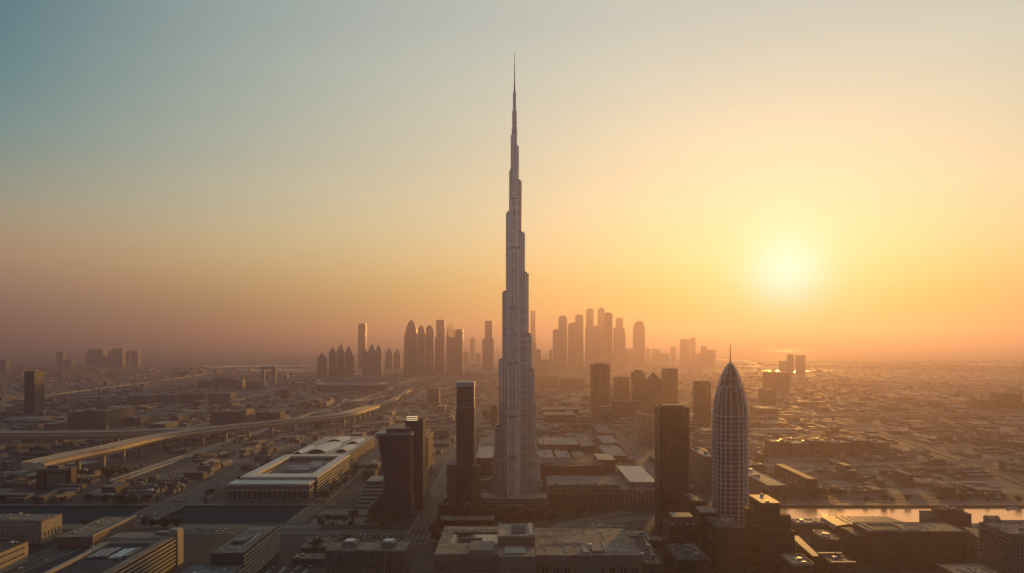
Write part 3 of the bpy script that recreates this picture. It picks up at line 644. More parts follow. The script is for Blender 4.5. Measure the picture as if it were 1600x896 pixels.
# centre complex
x0 = X(679, 885)
t = thing('pool_building', 'flat-roofed block with long sunken pool on its roof', 'building', (0, 955, 0))
a_, b_ = x0, X(779, 885)
MB().prism([(a_, -68), (b_, -68), (b_, 66), (a_, 66)], 0, 54).build('wall', WALL_C, t)
mb = MB(); mb.box(a_ - .3, b_, 35, 66.3, 54, 56); mb.box(a_ - .3, a_ + 14, -68.3, 35, 54, 56); mb.box(a_ + 14, b_, -68.3, -20, 54, 56); mb.build('roof', ROOFS['tan'], t)
tag(MB().box(a_ + 14, b_, -20, 35, 54, 54.5).build('pool', water_mat('roof_pool', (.01, .03, .05), .1, .3, .1), t), 'dark blue roof pool')
MB().box(a_ + 26, a_ + 52, 4, 7, 54.5, 56.2).build('pool_bridge', M_CONC, t); MB().box(a_ + 40, b_ - 6, -66, -26, 56, 60).build('roof_terrace', WALL_C, t)
MB().box(a_ + 5, a_ + 7, 40, 62, 56, 57.5).build('roof_unit', M_CONC, t); [MB().box(a_ + 16 + q * 8, a_ + 19 + q * 8, 42, 46, 56, 57.8).build('roof_unit', random.choice(UNIT_M), t) for q in range(8)]
windows(t, 'wide', [(a_ + 7 + i * 9.5, -68, 8 + j * 7) for i in range(8) for j in range(6)])
for i in range(9): MB().box(a_ + 1.2 + i * 9.4, a_ + 2.6 + i * 9.4, -69.2, -68, 0, 52).build('pilaster', WALL_S, t)
occ(x0, b_, 880, 1025)
t = thing('stair_block', 'raised sandy block with dark skylight on its roof, between pool roof and broad roof', 'building', (X(807, 930), 955, 0)); hw = X(836, 930) - X(807, 930)
MB().prism(rect(2 * hw - .6, 66), 0, 67).build('wall', WALL_S, t); roof_mesh(2 * hw - 1.2, 66, 67, 1.2).build('roof', ROOFS['pale'], t)
MB().box(-6, 11, -18, 20, 67.1, 68.2).build('skylight', M_GLASS, t); MB().box(15, 20, -30, 30, 67.1, 68.9).build('roof_unit', M_CONC_L, t)
MB().box(-hw + 1, hw - 1, -78, -33.4, 0, 56).build('lower_wall', WALL_C, t); MB().box(-14, 10, -70, -40, 56, 58).build('roof_unit', M_CONC_L, t)
windows(t, 'small', [(-14 + i * 7, -78, 6 + j * 7) for i in range(5) for j in range(6)]); occ(-20, 30, 880, 1000)
a_, b_ = X(838, 885), X(1001, 885)
t = thing('broad_building', 'broad pale roof with faded circles and round vent beside the stair block', 'building', ((a_ + b_) / 2, 955, 0)); hw = (b_ - a_) / 2
MB().prism(rect(2 * hw, 138), 0, 54).build('wall', WALL_C, t); roof_mesh(2 * hw, 138, 54, 1.0).build('roof', ROOFS['tan'], t)
M_STAIN = plain('roof_ring_paint', (.10, .08, .06), .7)
for (cx_, cy_, r_) in ((-hw + 34, 48, 9), (-hw + 56, 50, 12), (hw - 18, -48, 8), (-6, -18, 8), (-hw + 26, -12, 6)):
    mb = MB()
    for q in range(20):
        if q in (3, 4, 11): continue
        t0_, t1_ = 2 * pi * q / 24, 2 * pi * (q + 1) / 24
        mb.poly([(cx_ + r_ * cos(t0_), cy_ + r_ * sin(t0_), 54.2), (cx_ + r_ * cos(t1_), cy_ + r_ * sin(t1_), 54.2), (cx_ + (r_ - 1.2) * cos(t1_), cy_ + (r_ - 1.2) * sin(t1_), 54.2), (cx_ + (r_ - 1.2) * cos(t0_), cy_ + (r_ - 1.2) * sin(t0_), 54.2)])
    mb.build('roof_ring', M_STAIN, t)
MB().prism([(x + 6, y - 28) for x, y in ngon(3, 16)], 54.1, 57.5).build('roof_vent', M_WHITE, t)
MB().box(6, 20, -56, -40, 54.1, 56.6).build('roof_unit', WALL_C, t); MB().box(-5, 2, -60, -36, 54.1, 56).build('roof_unit', M_CONC, t); aunits(t, 2 * hw - 10, 120, 54, 22, .5)
MB().box(-hw - .8, hw + .8, -69.8, -69, 46, 47.4).build('ledge', WALL_S, t)
for i in range(10): MB().box(-hw + 2 + i * 13, -hw + 4.5 + i * 13, -70.2, -69, 0, 46).build('pilaster', WALL_S, t)
windows(t, 'tall', [(-hw + 8 + i * 13 + s_, -69, 34 - 12 * j) for i in range(9) for s_ in (0, 3.6) for j in range(3)])
MB().box(-14, 14, -73, -69, 0, 50).build('bay', WALL_C, t)
occ(a_, b_, 880, 1030)

# lower right
t = block('apartment_block', 'small reddish block with pale lit hut on its dark roof, before the broad brown tower', 'building', X(1046, 1040), X(1092, 1040), 1040, 1090, 52, facade('red_dark_grid', (.12, .075, .06), bay=3.2, floor=4), roof='dark', units=0)
MB().box(-12, 16, -8, 18, 52.1, 60).build('roof_hut', WALL_R, t); MB().box(-12.5, 16.5, -8.5, 18.5, 60, 60.8).build('hut_roof', ROOFS['metal'], t)
t = block('apartment_block', 'plain reddish tower block with small lit roof between the two tall right towers', 'building', X(1096, 1095), X(1122, 1095), 1095, 1135, 58, facade('plain_red_tower', (.20, .10, .07), bay=6, floor=30, fu=.85, fv=.1), roof='metal', units=0)
t = block('apartment_block', 'curved-shouldered brown block behind the plain reddish tower block', 'building', X(1078, 1165), X(1100, 1165), 1150, 1205, 62, FAC['brown'][1], roof='grey', units=1)
t = block('apartment_block', 'dark block with sunken roof in front of the domed tower', 'building', X(1120, 985), X(1166, 985), 985, 1050, 62, facade('dark_red_grid', (.10, .065, .055), bay=3.4, floor=3.8), roof='dark', units=4)
t = block('apartment_block', 'low dark terraced block below the reddish blocks', 'building', X(1058, 930), X(1112, 930), 930, 1010, 36, facade('dark_red_grid2', (.09, .06, .055), bay=3.4, floor=3.8), roof='dark', units=5)
t = block('apartment_block', 'dark low-rise in the shadow right of the broad pale roof', 'building', X(1006, 960), X(1040, 960), 960, 1100, 22, FAC['grey'][0], roof='dark', units=5)
# dark stepped tower with glowing roof
M_ST = facade('stepped_tower_floors', (.12, .075, .06), (.035, .028, .03), bay=4.5, floor=4.2, fu=.25, fv=.38)
t = thing('stepped_tower', 'dark stepped tower with glowing flat roof beside the canal', 'tower', (X(1204, 1004), 1004, 0)); cx = X(1204, 1004)
MB().box(X(1190, 1004) - cx, X(1219, 1004) - cx, 0, 54, 0, 90).build('wall', M_ST, t)
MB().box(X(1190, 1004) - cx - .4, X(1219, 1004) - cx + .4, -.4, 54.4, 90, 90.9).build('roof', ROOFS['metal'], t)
MB().box(4, 7, 48, 54.6, 90.9, 93).build('roof_unit', M_CONC_L, t); MB().prism([(x - 2, y + 6) for x, y in ngon(2.2)], 90.9, 92.6).build('roof_vent', M_DARKM, t)
MB().box(X(1183, 1000) - cx, X(1235, 1000) - cx, -6, 52, 0, 74).build('lower_wall', M_ST, t)
MB().box(X(1183, 1000) - cx - .4, X(1235, 1000) - cx + .4, -6.4, 52.4, 74, 74.8).build('terrace_roof', ROOFS['dark'], t)
MB().box(X(1186, 990) - cx, X(1240, 990) - cx, -18, -6.4, 0, 58).build('lower_wall', M_ST, t)
for k in range(14): MB().box(X(1183, 1000) - cx - 1.2, X(1235, 1000) - cx + 1.2, -7, -5.9, 12 + k * 4.2, 12.8 + k * 4.2).build('ledge', WALL_R, t)
for k in range(5): MB().box(13 + k * 2.5, 14.6 + k * 2.5, -2, 0, 75, 76.6).build('roof_unit', M_CONC_L, t)
occ(X(1180, 990), X(1242, 990), 980, 1060)
# long wedge roof and low courts at the bottom
def wedge(name, label, pts, h0, h1, roofm, wallm):
    """block on a free four-corner plan (front-left, front-right, back-right, back-left), roof sloping from h0 (front) to h1 (back)"""
    cx_ = sum(p[0] for p in pts) / 4; cy_ = sum(p[1] for p in pts) / 4
    t = thing(name, label, 'building', (cx_, cy_, 0)); q = [(x - cx_, y - cy_) for x, y in pts]; hs = [h0, h0, h1, h1]
    mb = MB()
    for i in range(4):
        j = (i + 1) % 4; mb.poly([(*q[i], 0), (*q[j], 0), (*q[j], hs[j]), (*q[i], hs[i])])
    mb.build('wall', wallm, t); mb = MB(); mb.poly([(*q[i], hs[i] + .6) for i in range(4)])
    for i in range(4): j = (i + 1) % 4; mb.poly([(*q[i], hs[i]), (*q[j], hs[j]), (*q[j], hs[j] + .6), (*q[i], hs[i] + .6)])
    mb.build('roof', roofm, t); xs = [p[0] for p in pts]; ys = [p[1] for p in pts]; occ(min(xs), max(xs), min(ys), max(ys)); return t
def roofpts(l, h): return [(X(a, Yg(b, h)), Yg(b, h)) for a, b in l]
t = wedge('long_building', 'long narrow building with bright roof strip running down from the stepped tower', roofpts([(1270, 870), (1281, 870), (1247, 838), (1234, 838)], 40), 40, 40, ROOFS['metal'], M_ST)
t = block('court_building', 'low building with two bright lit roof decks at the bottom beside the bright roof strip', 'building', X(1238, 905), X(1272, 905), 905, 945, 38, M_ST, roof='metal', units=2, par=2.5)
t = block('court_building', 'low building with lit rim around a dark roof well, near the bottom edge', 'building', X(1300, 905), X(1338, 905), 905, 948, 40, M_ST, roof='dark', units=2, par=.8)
for s_ in ((-14.6, 14.6, -21.6, -17), (-14.6, 14.6, 17, 21.6)): MB().box(*s_, 40.8, 41.6).build('roof_rim', ROOFS['metal'], t)
t = block('quay_wall_building', 'low grey quay building with plain wall facing inland below the palms', 'building', X(1242, 1215), X(1322, 1215), 1206, 1236, 16, WALL_G, roof='pale', units=2)
t = block('quay_building', 'low dark-roofed building in shade behind the bright roof strip', 'building', X(1290, 1090), X(1318, 1090), 1090, 1150, 20, WALL_G, roof='grey', units=3)
# right big block
x0, x1 = X(1358, 1037), X(1510, 1037)
t = thing('apartment_block', 'big reddish block with dark roof well and lit roof rim by the canal', 'building', ((x0 + x1) / 2, 1062, 0)); w_ = x1 - x0
MB().prism(rect(w_, 52), 0, 45).build('wall', WALL_R, t)
roof_mesh(w_, 52, 45, 1.0).build('roof', ROOFS['tan'], t)
MB().poly([(-w_ / 2 + 12, -16, 45.25), (-14, -16, 45.25), (-14, 18, 45.25), (-w_ / 2 + 12, 18, 45.25)]).build('roof_well', ROOFS['dark'], t)
for bx in ((-w_ / 2 + 10, -w_ / 2 + 12, -18, 20), (-14, -12, -18, 20), (-w_ / 2 + 12, -14, -18, -16), (-w_ / 2 + 12, -14, 18, 20)): MB().box(*bx, 45.1, 46.4).build('roof_rim', ROOFS['metal'], t)
MB().box(-w_ / 2 - 16, -w_ / 2, -20, 30, 0, 38).build('side_wing', WALL_R, t); MB().box(-w_ / 2 - 15, -w_ / 2 - 4, -14, 20, 38, 38.8).build('wing_roof', ROOFS['grey'], t)
MB().box(10, 34, -29, -26, 0, 44).build('bay', WALL_R, t); MB().box(-30, -8, -28, -26, 0, 30).build('bay', WALL_D, t)
MB().box(-w_ / 2, w_ / 2, -26.9, -26, 29, 30.2).build('ledge', WALL_S, t)
for i in range(13): windows(t, 'small', [(-w_ / 2 + 6 + i * 9.6, -26 if abs(-w_ / 2 + 6 + i * 9.6 - 22) > 13 else -29, 6 + j * 6) for j in range(6) if j != 4])
aunits(t, 90, 44, 45, 22, .5); occ(x0 - 16, x1, 1036, 1092)
t = wedge('apartment_block', 'brown block with stepped bright roof strip beside the big reddish block', roofpts([(1542, 850), (1570, 850), (1545, 830), (1505, 824)], 38), 38, 38, ROOFS['tan'], FAC['brown'][0]); aunits(t, 30, 60, 38.6, 4, .6)
t = wedge('apartment_block', 'brown block with pale cluttered roof left of the grey balcony tower', roofpts([(1566, 848), (1598, 848), (1584, 828), (1535, 828)], 36), 36, 36, ROOFS['pale'], FAC['brown'][0]); aunits(t, 30, 60, 36.6, 6, .6)
t = block('apartment_tower', 'grey tower at the picture edge with stacked side balconies', 'tower', X(1578, 905), X(1660, 905), 905, 965, 74, facade('grey_tower_edge', (.22, .215, .21), bay=5, floor=4.2, fu=.5, fv=.4), roof='grey', units=3)
for k in range(15): MB().box(-34, -30.9, -30, 30, 6 + k * 4.5, 7 + k * 4.5).build('balcony', WALL_C, t)
t = block('apartment_block', 'low block with plain lit roof at the bottom edge', 'building', X(1490, 870), X(1560, 870), 850, 905, 39, WALL_R, roof='tan', units=1)
t = block('apartment_block', 'long low block with thin lit parapet along the bottom edge', 'building', X(1345, 900), X(1480, 900), 870, 905, 26, WALL_R, roof='grey', units=3)
# waterside pavilions
M_RIB = plain('ribbed_roof', (.12, .09, .08), .45)
t = thing('ribbed_hall', 'dark barrel-roofed hall with pale ribs beside the gleaming canal', 'hall', (X(1340, 1205), 1190, 0))
pts = []
mb = MB()
sec = [(-48, 0), (-49, 14), (-45, 20), (-30, 22), (60, 21), (88, 12), (90, 0)]
k = len(sec); mb.v = [(x, -14, z) for x, z in sec] + [(x, 44, z) for x, z in sec]
for i in range(k - 1): mb.f.append((i, i + 1, k + i + 1, k + i)); mb.m.append(0)
mb.f.append(tuple(range(k))); mb.m.append(0); mb.f.append(tuple(reversed(range(k, 2 * k)))); mb.m.append(0)
mb.build('shell', M_RIB, t)
for i in range(9):
    x = -25 + i * 10; MB().poly([(x, -14, 22.3 - max(0, i) * .05), (x + 2.2, -14, 22.3 - i * .05), (x + 2.2, 44, 22.4 - i * .05), (x, 44, 22.4 - i * .05)]).box(x, x + 2.2, -14.5, -14, 21, 22.6).build('roof_rib', ROOFS['pale'], t)
occ(X(1290, 1205), X(1435, 1205), 1172, 1240)
t = wedge('pavilion', 'dark wedge-roofed pavilion on the quay beside the cube-shaped building', [(X(1437, 1225), 1225), (X(1480, 1225), 1225), (X(1476, 1262), 1262), (X(1436, 1262), 1262)], 18, 24, ROOFS['dark'], WALL_D)
t = block('cube_building', 'dark cube-shaped building with stepped roof standing at the water', 'building', X(1470, 1232), X(1506, 1232), 1232, 1260, 31, WALL_D, roof='dark', units=2, usize=1.2)
MB().box(18, 32, -12, 12, 0, 25).build('side_wing', WALL_D, t); MB().prism([(25 + x, y) for x, y in ngon(3, 16)], 25, 26).build('roof_vent', M_CONC, t)
t = wedge('pavilion', 'small dark pavilion with slanting fin roof on the quay near the grey tower', [(X(1541, 1200), 1200), (X(1568, 1200), 1200), (X(1560, 1238), 1238), (X(1536, 1238), 1238)], 15, 21, ROOFS['dark'], WALL_D)
MB().box(-4, -2, -12, 14, 18, 24).build('fin', M_CONC_L, t)
block('quay_building', 'long low quay building with pale roof beyond the small pavilion', 'building', X(1572, 1215), X(1640, 1215), 1200, 1240, 13, WALL_R, roof='tan', units=4)

# ---------------------------------------------------------------- middle distance
# court building
t = thing('court_building', 'broad cream building round a dark courtyard beside the canal', 'building', (-458, 1640, 0))
mb = MB(); Wc, D0, D1 = 75, -130, 170
for r_ in ((-Wc, -Wc + 18, D0, D1), (Wc - 18, Wc, D0, D1), (-Wc + 18, Wc - 18, D0, D0 + 34), (-Wc + 18, Wc - 18, D1 - 22, D1)): mb.box(*r_, 0, 34)
mb.build('wall', facade('court_side', (.62, .56, .44), bay=80, floor=6.2, fu=.01, fv=.45), t)
mb = MB()
for r_ in ((-Wc - 1, -Wc + 19, D0 - 1, D1 + 1), (Wc - 19, Wc + 1, D0 - 1, D1 + 1), (-Wc + 19, Wc - 19, D0 - 1, D0 + 35), (-Wc + 19, Wc - 19, D1 - 23, D1 + 1)): mb.box(*r_, 34, 37)
mb.build('roof', plain('cream_roof', (.84, .77, .62), .6, vary=.15), t)
MB().box(-Wc + 18, Wc - 18, D0 + 34, D1 - 22, 0, 25).build('courtyard_floor', ROOFS['grey'], t)
for k in range(9): MB().box(random.uniform(-50, 20), random.uniform(22, 52), -60 + k * 22, -56 + k * 22, 25.1, random.uniform(28, 33)).build('courtyard_block', random.choice([M_CONC_L, M_WHITE, ROOFS['pale']]), t)
MB().box(-40, 24, D0 + 35, D0 + 50, 25, 34.5).build('inner_terrace', M_CONC_L, t)
MB().box(-Wc - 8, Wc - 4, -176, -131.2, 0, 28).build('front_wing', facade('court_front_bays', (.70, .63, .50), (.02, .025, .035), bay=9.5, floor=17, fu=.16, fv=.12), t)
MB().box(-Wc - 9, Wc - 3, -177, -131, 28.2, 31.5).build('wing_roof', plain('cream_roof_2', (.78, .72, .58), .5, vary=.15), t)
MB().box(-Wc - 8.4, Wc - 3.6, -176.4, -176, 20, 28.1).build('window_band', facade('court_band', (.70, .63, .50), bay=4.5, floor=9, fu=.3, fv=.35), t)
occ(-552, -378, 1455, 1815)
# shell-roofed hall
t = thing('exhibition_hall', 'dark glass-roofed hall topped with cream shell roofs', 'hall', (-470, 2040, 0))
MB().box(-72, 70, -190, 200, 0, 26).build('wall', facade('hall_strips', (.32, .27, .2), bay=90, floor=6.5, fu=.01, fv=.45), t)
MB().box(-73, 71, -191, 201, 26, 27.5).build('roof', plain('green_grey_roof', (.09, .11, .10), .35), t)
M_SHELL = plain('shell_roof', (.74, .72, .62), .4, vary=.15)
for (cx_, cy_, sx, sy, hh) in ((-16, -40, 34, 95, 6), (42, -60, 20, 60, 5), (-18, 120, 30, 56, 6), (38, 90, 20, 50, 4), (-56, -90, 11, 70, 4)):
    mb = MB(); nx_, ny_ = 8, 6; base_i = len(mb.v)
    for j in range(ny_ + 1):
        for i in range(nx_ + 1):
            u, v = i / nx_ * 2 - 1, j / ny_ * 2 - 1; mb.v.append((cx_ + u * sx * (1 - .35 * abs(v)), cy_ + v * sy + u * 10, 27.5 + hh * (1 - u * u) * (1 - .4 * v)))
    for j in range(ny_):
        for i in range(nx_): q = j * (nx_ + 1) + i; mb.f.append((q, q + 1, q + nx_ + 2, q + nx_ + 1)); mb.m.append(0)
    mb.build('shell', M_SHELL, t, smooth=True)
occ(-545, -396, 1845, 2245)
# mall with columns, dark drum, white-roofed blocks
MX0, MX1 = X(856, 1406), X(969, 1406)
t = thing('department_store', 'long columned building with stepped front right of the tallest tower', 'building', ((MX0 + MX1) / 2, 1406, 0)); hw = (MX1 - MX0) / 2
MB().box(-hw, hw, 0, 110, 0, 38).build('wall', facade('store_front', (.20, .165, .14), (.04, .038, .04), bay=4, floor=5, fu=.35, fv=.4), t)
roof = roof_mesh(2 * hw, 110, 38, 1.4); roof.v = [(x, y + 55, z) for x, y, z in roof.v]; roof.build('roof', ROOFS['grey'], t)
for i in range(13): MB().box(-hw + 1 + i * (2 * hw - 2) / 12 - .8, -hw + 1 + i * (2 * hw - 2) / 12 + .8, -1.4, 0, 0, 33).build('column', plain('pale_column', (.27, .235, .20), .6) if i == 0 else bpy.data.materials['pale_column'], t)
for z in (24.5, 33): MB().box(-hw, hw, -1.6, -.01, z, z + 1.4).build('ledge', M_CONC, t)
for k in range(16): MB().box(-hw + 6 + k * 7.6, -hw + 10 + k * 7.6, 8 + (k % 3) * 5, 13 + (k % 3) * 5, 38.1, 40.4).build('roof_unit', random.choice(UNIT_M), t)
occ(MX0, MX1, 1400, 1518)
t = thing('drum_building', 'dark curved drum-like building behind the columned building', 'building', (122, 1600, 0))
a_ = [(-62 + 10.3 * k, -30 - 22 * sin(pi * k / 12)) for k in range(13)]
for k in range(4): MB().prism([(-62 - k, 60)] + [(x * (1 + k * .02), y - k * 1.2) for x, y in a_] + [(62 + k, 60)], k * 13, (k + 1) * 13 - (0 if k == 3 else .4)).build('drum_tier', facade('drum_%d' % k, (.075, .055, .05), bay=70, floor=13, fu=.01, fv=.82) if k == 0 else M_DRUM, t); M_DRUM = bpy.data.materials['drum_0']
MB().box(-58, 58, -30, 58, 52, 53).build('roof', ROOFS['dark'], t)
occ(55, 190, 1540, 1665)
block('box_building', 'dark box with glowing flat roof at the end of the drum-like building', 'building', X(935, 1600), X(962, 1600), 1600, 1690, 56, WALL_D, roof='metal', units=0, par=.6)
x0, x1 = X(970, 1406), X(1032, 1406)
t = thing('hotel_building', 'white gridded hotel with raised pale roof left of the broad brown tower', 'building', ((x0 + x1) / 2, 1406, 0)); hw = (x1 - x0) / 2
MB().box(-hw, hw, 0, 300, 0, 30).build('wall', facade('hotel_grid', (.44, .37, .30), (.05, .045, .05), bay=7.6, floor=4.6, fu=.28, fv=.4), t)
mb = roof_mesh(2 * hw, 300, 30, 1.4); mb.v = [(x, y + 150, z) for x, y, z in mb.v]; mb.build('roof', ROOFS['grey'], t)
MB().box(-hw + 22, hw - 2, 30, 210, 30.1, 39).build('raised_wall', FAC['off-white'][0], t); MB().box(-hw + 21, hw - 1, 29, 211, 39, 40.2).build('raised_roof', plain('raised_roof', (.52, .43, .34), .4), t)
aunits(t, 20, 60, 30, 6); occ(x0, x1 + 8, 1400, 1710)
for k, (a_, b_, y0, y1, h, r, lab) in enumerate(((843, 905, 2080, 2240, 24, 'pale', 'wide market hall with pale roof and open yards behind the tallest tower'), (908, 930, 2080, 2300, 20, 'tan', 'market hall with tan roof between pale market roofs'),
        (843, 868, 1800, 1990, 22, 'pale', 'stubby white-roofed shed nearest the tallest tower'), (872, 896, 1800, 1990, 20, 'pale', 'white-roofed shed, second in the row from the tallest tower'), (900, 920, 1830, 1990, 18, 'tan', 'tan-roofed shed at the row end behind the drum-like building'),
        (936, 962, 2330, 2560, 26, 'grey', 'grey-roofed shed furthest in the row of three vaulted sheds'), (942, 968, 2110, 2280, 24, 'pale', 'middle pale shed in the row of three vaulted sheds'), (948, 980, 1860, 2050, 26, 'pale', 'front pale vaulted shed nearest the white gridded hotel'))):
    t = block('market_hall', lab, 'hall', X(a_, y0), X(b_, y0), y0, y1, h, FAC['brown'][k % 2], roof=r, units=5)
# other middle blocks (front left column, front right column, top row, ground row)
block('apartment_tower', 'dark brown tower with low crown behind the market halls', 'tower', X(925, 3025), X(953, 3025), 3025, 3095, H(570, 3025), facade('dark_brown_ribs', (.13, .085, .075), bay=9, floor=90, fu=.5, fv=.01), roof='dark', units=3, usize=3)
t = block('apartment_tower', 'small white-framed grey tower in front of the dark brown tower', 'tower', X(939, 2640), X(956, 2640), 2640, 2676, H(636, 2640), facade('grey_core', (.2, .17, .16), bay=6, floor=60), roof='pale', units=0)
for x in (-18.9, 18.0): MB().box(x, x + 1.4, -19, -17.9, 0, H(634, 2640)).build('frame_fin', M_CONC_L, t)
for k, lab in enumerate(('white striped slab, first of three side by side', 'white striped slab, second of three side by side', 'white striped slab, last of three, against the broad brown tower')):
    a_ = 999 + k * 9.5; pblock('apartment_slab', lab, 'building', a_, a_ + 6.5, 647 + k * 2, 697, 60, FAC['off-white'][k % 2], roof='pale', units=1)
MID = [('apartment_tower', 'brown tower with stepped roof, left of the pyramid-roofed one', 989, 1008.5, 583, 648, 50, 'brown', 0, 'dark'), ('apartment_tower', 'sandy ribbed tower with pyramid roof', 1011, 1035, 594, 654, 60, 'sandy', 1, 'tan'),
       ('apartment_tower', 'flat-topped reddish tower right of the pyramid-roofed tower', 1038, 1059, 577, 652, 60, 'reddish', 0, 'dark'), ('apartment_tower', 'brown ribbed tower with comb-like roof left of the domed tower', 1089, 1111, 599, 668, 60, 'brown', 1, 'dark'),
       ('apartment_tower', 'squat reddish tower behind the dark brown tower', 966, 983, 590, 640, 60, 'reddish', 1, 'dark'), ('apartment_tower', 'thin pale tower left of the squat reddish tower', 960, 966, 592, 636, 40, 'sandy', 0, 'tan'),
       ('long_block', 'long dark slab behind the small white-framed tower', 958, 1008, 628, 656, 60, 'reddish', 0, 'dark'),
       ('office_tower', 'lone dark blue tower with brown sunlit side on the far plain', 38, 53, 581, 648, 72, 'grey', 0, 'dark'),
       ('apartment_block', 'cream block with lit sloping roof below the lone dark tower', 105, 128, 644, 671, 60, 'sandy', 0, 'tan'), ('apartment_block', 'grey block with dark front between two lit blocks', 130, 147, 643, 671, 90, 'grey', 0, 'dark'),
       ('apartment_block', 'sandy gridded block with bright lit long side', 150, 164, 643, 672, 210, 'sandy', 0, 'tan'), ('apartment_block', 'low block with lit end wall on the far side of the rail viaduct', 196, 220, 653, 668, 150, 'sandy', 0, 'grey'),
       ('long_block', 'long grey block with lit end fin above the rail viaduct', 328, 378, 644, 667, 70, 'grey', 0, 'grey'), ('long_block', 'long grey block next to the fork of the rail viaduct', 399, 438, 645, 664, 60, 'grey', 1, 'grey'),
       ('long_block', 'long pale block, first and lowest of four in a line on the far plain', 198, 234, 619, 630, 70, 'sandy', 0, 'tan'), ('long_block', 'long pale block, second of four in a line on the far plain', 239, 276, 617, 630, 70, 'pale cream', 0, 'tan'), ('long_block', 'long pale block, third of four in a line on the far plain', 281, 318, 616, 630, 70, 'grey', 0, 'tan'), ('long_block', 'long pale block, last, bright-ended, of four in a line on the far plain', 323, 360, 615, 630, 70, 'pale cream', 0, 'tan'), ('long_block', 'pale block in the far haze, first of three in a line', 308, 326, 595, 606, 70, 'sandy', 0, 'tan'), ('long_block', 'pale block in the far haze, middle of three in a line', 330, 352, 592, 606, 70, 'pale cream', 0, 'tan'), ('long_block', 'pale block in the far haze, last of three in a line', 356, 378, 594, 606, 70, 'pale cream', 0, 'tan'),
       ('long_block', 'pale far block right of the many-bayed one', 384, 404, 597, 608, 80, 'grey', 0, 'tan'), ('apartment_block', 'small lit brown block on the ring road', 438, 449, 609, 623, 80, 'brown', 0, 'tan'),
       ('apartment_block', 'brown block with lit edge behind the white-capped tower, left side', 668, 686, 608, 632, 60, 'brown', 0, 'tan'), ('apartment_block', 'narrow brown block touching the tallest tower, left side', 767, 777, 634, 668, 40, 'brown', 1, 'tan'),
       ('long_block', 'dark wide block right of the tallest tower in the haze', 837, 872, 589, 607, 90, 'brown', 0, 'dark'), ('apartment_block', 'twin-winged pale block in the haze right of the tallest tower', 876, 912, 592, 612, 60, 'sandy', 0, 'tan'),
       ('long_block', 'pale far block beside the dark wide one', 846, 905, 640, 651, 90, 'pale cream', 0, 'tan'), ('long_block', 'pale low block with shadowed yard behind the market halls', 850, 900, 649, 662, 120, 'brown', 1, 'tan'),
       ('apartment_block', 'tall brown slab with balcony side left of the domed tower', 1101, 1116, 714, 770, 130, 'sandy', 0, 'pale'), ('warehouse', 'long pale-roofed warehouse right of the domed tower', 1197, 1228, 759, 778, 200, 'pale cream', 1, 'pale'),
       ('long_block', 'sandy hotel block, first in the row of six on the right plain', 1206, 1234, 691, 712, 60, 'sandy', 1, 'pale'), ('long_block', 'sandy hotel block, second in the row of six on the right plain', 1237, 1266, 693, 712, 44, 'sandy', 0, 'pale'), ('long_block', 'sandy hotel block, third in the row of six on the right plain', 1269, 1296, 690, 712, 52, 'reddish', 0, 'pale'), ('long_block', 'sandy hotel block, fourth in the row of six on the right plain', 1299, 1330, 692, 712, 44, 'sandy', 1, 'pale'), ('long_block', 'sandy hotel block, fifth in the row of six on the right plain', 1333, 1360, 689, 712, 60, 'reddish', 1, 'pale'), ('long_block', 'sandy hotel block, last in the row of six on the right plain', 1363, 1390, 692, 712, 48, 'sandy', 0, 'pale'), ('apartment_block', 'wide hazy block with lit roof line on the right plain', 1199, 1234, 582, 611, 90, 'reddish', 0, 'pale'),
       ('apartment_block', 'dark squat block in front of the wide hazy block', 1191, 1213, 609, 632, 60, 'reddish', 0, 'dark'), ('apartment_block', 'dark wide block near the right edge of the plain', 1566, 1597, 616, 640, 90, 'brown', 0, 'dark'),
       ('apartment_block', 'lower wing block beside the dark wide block near the right edge', 1536, 1563, 626, 641, 90, 'brown', 0, 'dark'),
       ('long_block', 'low pale-roofed shed with lit top left of the ring-roofed arena', 1186, 1216, 639, 655, 120, 'reddish', 0, 'pale')]
MIDT = {}
for nm, lab, a_, b_, yt, yb, d_, wc, wi, rf in MID:
    MIDT[lab] = pblock(nm, lab, 'tower' if 'tower' in nm else 'warehouse' if nm == 'warehouse' else 'building', a_, b_, yt, yb, d_, FAC[wc][wi], roof=rf, units=3 if b_ - a_ < 60 else 9, usize=1.4)
MIDT['long pale-roofed warehouse right of the domed tower'].rotation_euler.z = R(2)
def top_of(lab): return MIDT[lab], [c for c in MIDT[lab].children if c.name.startswith('wall')][0].dimensions
t = MIDT['sandy ribbed tower with pyramid roof']; Yt = Yg(654); w_ = (X(1035, Yt) - X(1011, Yt)) * .42; h = H(594, Yt)
MB().prism([(-w_, -w_), (w_, -w_), (w_, w_), (-w_, w_)], h, h + 28, poly1=[(-3, -3), (3, -3), (3, 3), (-3, 3)]).build('pyramid_roof', ROOFS['dark'], t)
t = MIDT['brown tower with stepped roof, left of the pyramid-roofed one']; h = H(583, Yg(648)); MB().box(-14, 14, -14, 14, h, h + 12).build('crown', M_DARKM, t)
t = MIDT['brown ribbed tower with comb-like roof left of the domed tower']; h = H(599, Yg(668))
for k in range(6): MB().box(-25 + k * 9, -22 + k * 9, -25, 20, h, h + 7).build('roof_fin', M_DARKM, t)
t = MIDT['lone dark blue tower with brown sunlit side on the far plain']
for c in t.children:
    if c.name.startswith('wall'): c.data.materials[0] = M_BLUEG
MB().box(20.3, 21.2, -35, 35, 0, H(581, Yg(648))).build('side_panel', FAC['brown'][0], t)
t = MIDT['long grey block with lit end fin above the rail viaduct']; MB().box(58, 74, -36, 36, 0, H(642, Yg(667)) + 2).build('end_fin', WALL_S, t)
